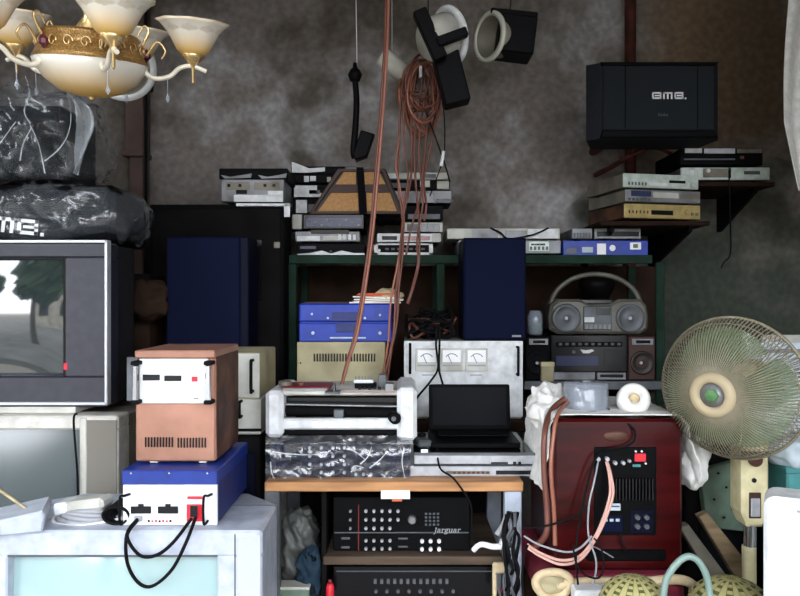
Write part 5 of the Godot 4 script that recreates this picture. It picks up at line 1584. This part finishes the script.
func build_right() -> void:
	# maroon stool under the red speaker
	var t := thing("padded_bench", "maroon padded bench with cream piping under the red speaker", "bench", 612, 571, 1.86)
	t.position.y = hy(571, 1.9) - 0.001
	var st := new_st()
	prism(st, rounded(-0.19, -0.095, 0.2, 0.0, 0.04), 0.0, -0.42, 0.02)
	part("cushion", st, M.maroon_cloth, t)
	st = new_st()
	tube(st, [L(556, 578, 0.006), L(590, 574.5, 0.008), L(640, 574.5, 0.008), L(675, 572, 0.008), L(692, 578, 0.0), L(697, 592, -0.02), L(697, 606, -0.02)], 0.013, 10, 6)
	part("piping", st, M.cream_cloth, t)
	st = new_st()
	var lp := []
	for i in 17:
		var a := TAU * i / 16.0
		lp.append(L(552 + cos(a) * 17 - 2 * sin(a * 2), 577 + sin(a) * 13, 0.012))
	tube(st, lp, 0.011, 8, 3, -1, true)
	part("piping", st, M.cream_cloth, t)
	st = new_st(); lump(st, L(552, 578, 0.0), Vector3(0.042, 0.03, 0.012), 2.2, 0.01, 20.0, 3, 24, 14); part("torn_stuffing", st, M.beige, t)
	for x in [-0.15, 0.17]:
		for z in [-0.04, -0.38]:
			st = new_st(); bx(st, Vector3(x, -0.095 - (t.position.y - 0.095) / 2, z), Vector3(0.04, t.position.y - 0.095, 0.04), 0.004); part("leg", st, M.bench_wood, t)
	t = thing("white_carton", "white carton below the padded bench", "box", 600, 640, 1.8)
	t.position.y = 0.0
	st = new_st(); bx(st, Vector3(0, hy(587, 1.8) / 2, 0), Vector3(54 * sc, hy(587, 1.8), 0.05), 0.004); part("carton_body", st, M.white, t)
	# the red speaker with the amplifier plate
	t = thing("powered_speaker", "glossy maroon powered speaker showing its black amplifier plate and cables", "speaker", 618, 571, 1.9)
	st = new_st()
	var h := 152.0 * sc
	prism(st, rounded(-64 * sc, 0.0, 65 * sc, h, 0.018), 0.0, -0.33, 0.008)
	part("cabinet", st, M.maroon, t)
	pb("amplifier_plate", 594, 447, 656, 535, 0.004, 0.02, M.black, t)
	for x in 12: pb("cooling_fin", 614 + x * 3.3, 477, 615.4 + x * 3.3, 499, 0.016, 0.014, M.black_gloss, t, 0.001)
	for e in [[597, 458, 2.2], [606, 458, 2.2], [614, 462, 2.0], [622, 462, 2.0], [628, 460, 1.6]]: knob(t, e[0], e[1], e[2], M.silver, "knob", 0.004, 0.012)
	disp(t, 634, 453, 645, 461, M.red, "digital_readout", 0.008)
	disp(t, 632, 464, 640, 466.5, M.teal, "label_strip", 0.006)
	for e in [[635, 451], [641, 451], [645, 463]]: knob(t, e[0], e[1], 1.1, M.white, "button", 0.004, 0.004)
	disp(t, 606, 503, 620, 510, M.pale_blue, "label_plate", 0.006); disp(t, 608, 505, 619, 506.5, M.display_blue, "printed_line", 0.0065)
	disp(t, 601, 515, 622, 531, M.navy, "socket_panel", 0.006)
	disp(t, 630, 510, 652, 532, M.navy_side, "socket_panel", 0.006)
	for r in 2:
		for q in 2: knob(t, 636 + q * 9, 516 + r * 9, 2.6, M.steel_leg, "terminal", 0.006, 0.012)
	for q in 3: disp(t, 603 + q * 6, 518, 607 + q * 6, 521, M.pale_blue, "printed_line", 0.0065)
	st = new_st(); rb(st, 586, 549, 666, 561, 0.004, 0.02, 0.004); part("port_slot", st, M.black, t)
	st = new_st(); lump(st, L(616, 436, 0.0), Vector3(0.035, 0.015, 0.008), 2.2, 0.0, 4.0, 3, 24, 12); part("recessed_handle", st, M.copper_dark, t)
	for o in [0.0, 3.0]:
		st = new_st()
		tube(st, [L(605 + o * 0.3, 461, 0.012), L(605.5 + o * 0.5, 472, 0.035), L(605 + o, 490, 0.045), L(598 + o * 0.8, 512, 0.05), L(588 + o * 0.6, 532, 0.055), L(574 + o * 0.3, 548 + o, 0.06), L(556, 552 + o * 1.3, 0.06), L(538, 548 + o, 0.04), L(526, 542 + o, 0.02)], 0.004, 8, 6)
		part("speaker_lead", st, M.pink_wire, t)
	st = new_st(); tube(st, [L(597, 460, 0.012), L(590, 478, 0.04), L(584, 500, 0.05), L(583, 528, 0.055), L(589, 552, 0.07), L(584, 572, 0.085), L(572, 590, 0.09), L(568, 602, 0.09)], 0.0026, 6); part("signal_lead", st, M.grey_wire, t)
	st = new_st(); tube(st, [L(628, 424, 0.0), L(633, 430, 0.012), L(632, 440, 0.014), L(622, 446, 0.014), L(606, 449, 0.012), L(590, 462, 0.03), L(574, 520, 0.05), L(569, 552, 0.075), L(570, 575, 0.085), L(566, 602, 0.09)], 0.003, 6); part("signal_lead", st, M.rubber, t)
	st = new_st(); tube(st, [L(620, 533, 0.006), L(620, 541, 0.02), L(623, 546, 0.02), L(624, 551, 0.016)], 0.0025, 6); part("signal_lead", st, M.rubber, t)
	st = new_st(); tube(st, [L(612, 556, 0.012), L(596, 546, 0.02), L(588, 540, 0.05)], 0.0018, 6); part("signal_lead", st, M.grey_wire, t)
	# white cloth over its top and sides
	var topy := hy(571, 1.9) + h
	st = new_st()
	var f := FastNoiseLite.new()
	f.seed = 14; f.frequency = 5.0; f.fractal_octaves = 3
	var path := [[545, 492], [549, 470], [551, 445], [552, 424], [555, 416], [572, 415.2], [600, 415.2], [640, 415.2], [672, 415.4], [681, 417], [686, 424], [691, 445], [697, 466], [700, 484]]
	sheet(st, func(u, v):
		var q: float = u * (path.size() - 1)
		var i: int = min(int(q), path.size() - 2)
		var fr: float = q - i
		var p := L(lerpf(path[i][0], path[i + 1][0], fr), lerpf(path[i][1], path[i + 1][1], fr), 0.006 - v * 0.34)
		var out := Vector3(-1 if u < 0.3 else (1 if u > 0.75 else 0), 0 if (u < 0.3 or u > 0.75) else 1, 0)
		var side := absf(u - 0.5) * 2
		p += out * (absf(f.get_noise_2d(u * 1.2, v * 0.8)) * 0.02 * side + 0.0035)
		p.z += f.get_noise_2d(u * 2 + 9, v) * 0.02 * side * (1 - v) - 0.02 * pow(side, 3.0)
		return p, 70, 24, 0.003)
	t = part("dust_cloth", st, M.cloth, self)
	t.position = Vector3(P(618, 571, 1.9))
	tag(t, "white cloth draped over the top and sides of the maroon speaker", "cloth")
	st = new_st()
	lump(st, Vector3(P(551, 0, 2.08).x, topy + 0.0, -2.08), Vector3(0.06, 0.045, 0.09), 1.7, 0.045, 7.0, 31, 60, 36)
	solo("crumpled_cloth", st, M.cloth, "crumpled white cloth bunched at the maroon speaker's top left", "cloth")
	st = new_st()
	lump(st, P(690, 452, 2.0), Vector3(0.026, 0.1, 0.06), 2.0, 0.03, 7.0, 33, 50, 32)
	solo("crumpled_cloth", st, M.cloth, "white cloth end hanging at the maroon speaker's right side", "cloth")
	cable("brown_cable", [P(566, 398, 2.0), P(552, 410, 1.97), P(545, 430, 1.875), P(544, 470, 1.86), P(547, 510, 1.855), P(546, 534, 1.85), P(534, 548, 1.88)], 0.0085, M.copper_wire_dark, "thick brown cable running down the left of the maroon speaker")
	cable("brown_cable", [P(570, 400, 2.0), P(558, 414, 1.9), P(553.5, 436, 1.865), P(551, 470, 1.85), P(554, 512, 1.85), P(555, 545, 1.85)], 0.006, M.copper_wire, "thinner copper cable beside the thick brown one at the maroon speaker")
	var li := 0
	for e in [[[522, 528], [545, 526], [565, 520], [582, 512], [587, 507]], [[524, 536], [540, 545], [566, 552], [580, 548], [592, 536]], [[528, 545], [524, 556], [522, 580], [524, 602]]]:
		var pts := []
		for q in e: pts.append(P(q[0], q[1], 1.83))
		cable("thin_lead", pts, 0.0028, M.rubber if e[0][0] != 524 else M.grey_wire, ["black lead running from the table leg up to the maroon speaker's left edge", "grey lead sagging from the table leg to the speaker's pink cable", "short black lead hanging straight down beside the table's right leg"][li], "cable", "thin leads between the table and the maroon speaker")
		li += 1
	cable("dark_lead_loop", [P(573, 545, 1.8), P(576, 562, 1.79), P(584, 574, 1.79), P(598, 578, 1.79), P(604, 566, 1.79), P(601, 548, 1.8), P(594, 538, 1.81)], 0.0026, M.rubber, "black lead looping in front of the maroon bench")
	# disc spindle and tape roll on the cloth
	var cy := topy + 0.008
	t = thing_at("disc_spindle", "clear tub of blank discs on the maroon speaker's cloth", "disc tub", Vector3(P(586, 0, 2.0).x, cy, -2.0))
	st = new_st(); lathe(st, [Vector2(0, 0), Vector2(0.066, 0), Vector2(0.066, 0.006), Vector2(0, 0.006)], 36, Transform3D.IDENTITY, false); part("base", st, M.rubber, t)
	st = new_st(); lathe(st, [Vector2(0, 0.006), Vector2(0.056, 0.006), Vector2(0.056, 0.066), Vector2(0.008, 0.066), Vector2(0.006, 0.074), Vector2(0, 0.074)], 36, Transform3D.IDENTITY, false); part("discs", st, M.steel_leg, t)
	st = new_st(); lathe(st, [Vector2(0.062, 0.006), Vector2(0.062, 0.076), Vector2(0.058, 0.08), Vector2(0, 0.08)], 36); part("cover", st, M.clear, t)
	t = thing_at("cloth_roll", "small round roll of white tape on the maroon speaker's cloth", "roll", Vector3(P(634, 0, 1.97).x, cy + 0.002, -1.97), -0.5)
	st = new_st()
	var xf := Transform3D(aim(Vector3(0.35, 0.45, 1.0)), Vector3(0, 0.034, 0))
	lathe(st, [Vector2(0.016, -0.025), Vector2(0.04, -0.025), Vector2(0.046, -0.01), Vector2(0.044, 0.016), Vector2(0.036, 0.025), Vector2(0.016, 0.02), Vector2(0.014, -0.01), Vector2(0.016, -0.025)], 28, xf, true, [], func(a, y): return 1.0 + 0.06 * sin(a))
	part("roll", st, M.cloth, t)
	st = new_st(); lathe(st, [Vector2(0, -0.02), Vector2(0.015, -0.02), Vector2(0.015, 0.01), Vector2(0, 0.014)], 14, xf); part("core", st, M.cream_cloth, t)
	# fan
	t = thing_at("pedestal_fan", "cream pedestal fan with a wide wire guard at the right", "fan", Vector3(P(750, 0, 1.97).x, 0, -1.97))
	var hc := P(732, 388, 1.85) - t.position
	var hb := Basis(Vector3.UP, deg_to_rad(-46.0)) * Basis(Vector3.RIGHT, deg_to_rad(3.0))
	hb = hb * Basis(Vector3.RIGHT, PI / 2)       # y axis of the head = where it blows
	var hx := Transform3D(hb, hc)
	var R := 0.187
	var gs := new_st()
	var gp := [Vector2(0.048, 0.128), Vector2(0.08, 0.122), Vector2(0.12, 0.1), Vector2(0.155, 0.066), Vector2(0.178, 0.03), Vector2(R, 0.0)]
	for i in 120:
		var a := TAU * i / 120.0
		var pts := []
		for q in gp: pts.append(hx * Vector3(cos(a) * q.x, q.y, sin(a) * q.x))
		tube(gs, pts, 0.0017, 4, 2)
	part("front_guard", gs, M.fan_wire, t).set_meta("kind", "stuff")
	gs = new_st()
	for i in 84:
		var a := TAU * i / 84.0
		var pts := []
		for q in [Vector2(0.05, -0.09), Vector2(0.12, -0.085), Vector2(0.17, -0.05), Vector2(R, 0.0)]: pts.append(hx * Vector3(cos(a) * q.x, q.y, sin(a) * q.x))
		tube(gs, pts, 0.0012, 4, 2)
	part("rear_guard", gs, M.fan_wire, t).set_meta("kind", "stuff")
	gs = new_st()
	for e in [[R, 0.0, 0.0042], [0.174, 0.037, 0.0016], [R * 0.985, -0.02, 0.002]]:
		var pts := []
		for i in 61: pts.append(hx * Vector3(cos(TAU * i / 60.0) * e[0], e[1], sin(TAU * i / 60.0) * e[0]))
		pts[60] = pts[0]
		tube(gs, pts, e[2], 6, 1, -1, true)
	part("guard_rim", gs, M.fan_wire, t)
	for i in 3:
		gs = new_st()
		var b0 := TAU * i / 3.0
		sheet(gs, func(u, v):
			var r := lerpf(0.035, 0.165, u)
			var a: float = b0 + (v - 0.5) * lerpf(1.3, 1.95, sin(u * PI * 0.5)) + u * 0.35
			var rr := r * (1.0 - 0.12 * pow(absf(v - 0.5) * 2, 3.0))
			return hx * Vector3(cos(a) * rr, 0.02 + (v - 0.5) * 0.05, sin(a) * rr), 14, 18, 0.002)
		part("blade", gs, M.blade, t)
	gs = new_st(); lathe(gs, [Vector2(0.04, -0.02), Vector2(0.042, 0.05), Vector2(0.02, 0.07), Vector2(0, 0.072)], 28, hx); part("hub", gs, M.blade, t)
	gs = new_st(); lathe(gs, [Vector2(0.03, 0.126), Vector2(0.056, 0.118), Vector2(0.06, 0.124), Vector2(0.054, 0.136), Vector2(0.036, 0.14), Vector2(0.031, 0.132), Vector2(0.03, 0.126)], 40, hx); part("badge_ring", gs, M.fan_cream, t)
	gs = new_st(); lathe(gs, [Vector2(0, 0.124), Vector2(0.031, 0.124), Vector2(0.031, 0.13), Vector2(0, 0.134)], 28, hx); var bdg := part("badge", gs, M.silver_dull, t)
	gs = new_st(); lathe(gs, [Vector2(0, 0.13), Vector2(0.019, 0.131), Vector2(0.016, 0.137), Vector2(0, 0.139)], 6, hx, false); part("badge_emblem", gs, M.badge_green, bdg)
	gs = new_st(); lathe(gs, [Vector2(0, -0.2), Vector2(0.04, -0.195), Vector2(0.06, -0.16), Vector2(0.064, -0.11), Vector2(0.055, -0.085), Vector2(0, -0.08)], 28, hx); part("motor_housing", gs, M.cream, t)
	ox = 750; oy = CY + EYE / 1.97 * FOC; sc = 1.97 / FOC
	gs = new_st(); prism(gs, lpoly([[737, 437], [764, 437], [764, 510], [758, 524], [743, 524], [737, 510]]), 0.03, -0.04, 0.008); part("control_box", gs, M.cream, t)
	gs = new_st(); cyl(gs, L(749, 457, 0.026), Vector3(0, 0, 1), 6.5 * sc, 0.018, 16); part("oscillation_knob", gs, M.copper_dark, t)
	gs = new_st(); rb(gs, 736, 449, 764, 453, 0.036, 0.01, 0.002); part("neck_collar", gs, M.copper_dark, t)
	gs = new_st(); cyl(gs, L(748.5, 477.5, 0.028), Vector3(0, 0, 1), 2.4 * sc, 0.006, 12); part("switch", gs, M.display, t)
	gs = new_st(); rb(gs, 743.5, 489.5, 755.5, 515, 0.033, 0.01, 0.002); var win := part("button_frame", gs, M.brown_edge, t)
	gs = new_st(); rb(gs, 745, 495, 754, 513, 0.036, 0.008, 0.002); part("speed_button", gs, M.silver, win)
	gs = new_st(); tube(gs, [L(750, 523), L(750, 548)], 6 * sc, 14, 1); part("chrome_tube", gs, M.chrome, t)
	gs = new_st(); tube(gs, [L(749, 546), Vector3(0, 0.03, 0)], 6.8 * sc, 14, 1); part("pole", gs, M.cream, t)
	gs = new_st(); lathe(gs, [Vector2(0, 0), Vector2(0.108, 0), Vector2(0.11, 0.015), Vector2(0.09, 0.035), Vector2(0.03, 0.05), Vector2(0, 0.05)], 36); part("base", gs, M.cream, t)
	# behind and beside the fan
	t = thing("green_panel", "mossy green-grey panel leaning behind the fan stand", "panel", 720, 530, 2.18)
	gs = new_st(); prism(gs, lpoly([[700, 471], [745, 459], [747, 531], [706, 527]]), 0.01, -0.02, 0.003, Transform3D(Basis(Vector3.RIGHT, -0.05), Vector3.ZERO)); part("panel", gs, M.moss_board, t)
	for e in [[716, 472], [724, 486], [712, 498], [730, 508], [722, 516]]: knob(t, e[0], e[1], 1.2, M.rubber, "hole_plug", 0.014, 0.004)
	for e in [[[699, 517], [708, 513], [750, 566], [745, 582], [738, 582]], [[680, 528], [689, 525], [733, 584], [730, 598], [722, 598]]]:
		t = thing("wooden_plank", "weathered %s leaning behind the fan pole" % ("upper board" if e[0][0] == 699 else "lower board"), "plank", 720, 598, 2.02 if e[0][0] == 699 else 1.98)
		gs = new_st(); prism(gs, lpoly(e), 0.0, -0.03, 0.003); part("board", gs, M.plank if e[0][0] == 699 else M.taupe, t)
	var tx := P(800, 0, 1.98).x
	t = thing_at("teal_box", "teal box standing at the right edge beside the fan pole", "box", Vector3(tx + 0.08, 0, -2.0))
	gs = new_st(); bx(gs, Vector3(0, hy(468, 1.98) / 2, -0.06), Vector3(0.22, hy(468, 1.98), 0.14), 0.006); part("body", gs, M.teal, t)
	gs = new_st(); bx(gs, Vector3(0, hy(468, 1.98) - 0.01, -0.06), Vector3(0.226, 0.02, 0.146), 0.004); part("lid", gs, M.teal, t)
	gs = new_st()
	lump(gs, Vector3(tx + 0.04, hy(468, 1.98) + 0.035, -2.04), Vector3(0.1, 0.038, 0.07), 2.4, 0.02, 9.0, 40, 36, 20, true)
	solo("pale_bag", gs, M.pale_blue, "pale blue plastic bag lying on the teal box at the right edge", "bag")
	for k in 2:
		t = thing("white_board", ["white flat board leaning behind the fan at the right edge", "second pale board leaning behind the white one at the right edge"][k], "panel", 812, 452, 2.3 + 0.06 * k)
		t.position.y = 0.9405
		t.rotation.x = -0.08
		gs = new_st(); prism(gs, rounded(-0.21 + 0.06 * k, 0.0, 0.2, 0.365 + 0.02 * k, 0.012), 0.0, -0.018, 0.003); part("board", gs, M.pale_blue if k == 0 else M.off_white, t)
		gs = new_st(); bx(gs, Vector3(0.02, 0.335 + 0.02 * k, 0.003), Vector3(0.36, 0.012, 0.008), 0.002); part("edge_strip", gs, M.silver_dull, t)
	# white appliance in the corner
	t = thing_at("white_appliance", "white glossy appliance with a rounded top corner at the bottom right", "appliance", Vector3(P(838, 0, 1.45).x, 0, -1.41), -0.5)
	gs = new_st(); prism(gs, rounded(-75 * 1.45 / FOC, 0.0, 75 * 1.45 / FOC, hy(503, 1.43), 0.025), 0.0, -0.09, 0.008); part("body", gs, M.white, t)
	gs = new_st(); rb(gs, 0, 0, 1, 1, 0, 0.01); gs = new_st(); bx(gs, Vector3(-0.088, hy(512, 1.45), 0.001), Vector3(0.012, 0.005, 0.004), 0.001); part("mark", gs, M.grey_wire, t)
	# patterned baskets in front
	for k in 2:
		var px: float = [634.0, 731.0][k]
		var d: float = [1.62, 1.68][k]
		var rr: float = [32.0, 40.0][k] * d / FOC
		var top := hy([576.0, 578.0][k], d)
		t = thing_at("woven_basket", ["yellow-green woven basket in front of the maroon bench", "yellow-green woven basket at the foot of the fan"][k], "basket", Vector3(P(px, 0, d).x, 0, -d), 0.0, "")
		gs = new_st()
		var prof := []
		var cols := []
		for i in 29:
			var v := i / 28.0
			if v < 0.5: prof.append(Vector2(rr * (0.85 + 0.3 * v), lerpf(0.0, top - rr * 0.8, v * 2)))
			else:
				var a := (v - 0.5) * 2 * PI / 2
				prof.append(Vector2(rr * cos(a), top - rr * 0.8 + rr * 0.8 * sin(a)))
		basket_weave(gs, prof, 26)
		part("weave", gs, M.basket, t)
		gs = new_st()
		var pts := []
		for i in 41: pts.append(Vector3(cos(TAU * i / 40.0) * rr * 1.01, top - rr * 0.8, sin(TAU * i / 40.0) * rr * 1.01))
		pts[40] = pts[0]
		tube(gs, pts, 0.006, 8, 1, -1, true)
		part("rim", gs, M.straw, t)
	cable("grey_hose", [P(662, 640, 1.55), P(664, 590, 1.55), P(671, 571, 1.55), P(682, 559, 1.55), P(692, 557, 1.55), P(702, 566, 1.55), P(709, 588, 1.55), P(712, 640, 1.55)], 0.0075, M.hose, "grey-green hose loop between the two woven baskets", "hose", "", 10)

# checkered weave: alternate cells stand proud in yellow, the others sit back in dark olive
func basket_weave(st: SurfaceTool, prof: Array, seg: int) -> void:
	st.set_smooth_group(-1)
	var yel := Color(0.4, 0.36, 0.15)
	var olv := Color(0.09, 0.1, 0.03)
	for i in prof.size() - 1:
		for k in seg:
			var up := (i + k) % 2 == 0 or i % 2 == 0
			var o := 1.03 if up else 0.985
			var a: Vector2 = prof[i] * Vector2(o, 1)
			var b: Vector2 = prof[i + 1] * Vector2(o, 1)
			var t0 := TAU * (k + 0.04) / seg
			var t1 := TAU * (k + 0.96) / seg
			st.set_color(yel if up else olv)
			quad(st, Vector3(cos(t0) * a.x, a.y, sin(t0) * a.x), Vector3(cos(t1) * a.x, a.y, sin(t1) * a.x), Vector3(cos(t1) * b.x, b.y, sin(t1) * b.x), Vector3(cos(t0) * b.x, b.y, sin(t0) * b.x), Vector3(cos(t0), 0.3, sin(t0)))
	st.set_color(olv)
	var inner := []
	for p in prof: inner.append(p * Vector2(0.96, 0.995))
	lathe(st, inner, 24, Transform3D.IDENTITY, true, inner.map(func(_p): return olv))
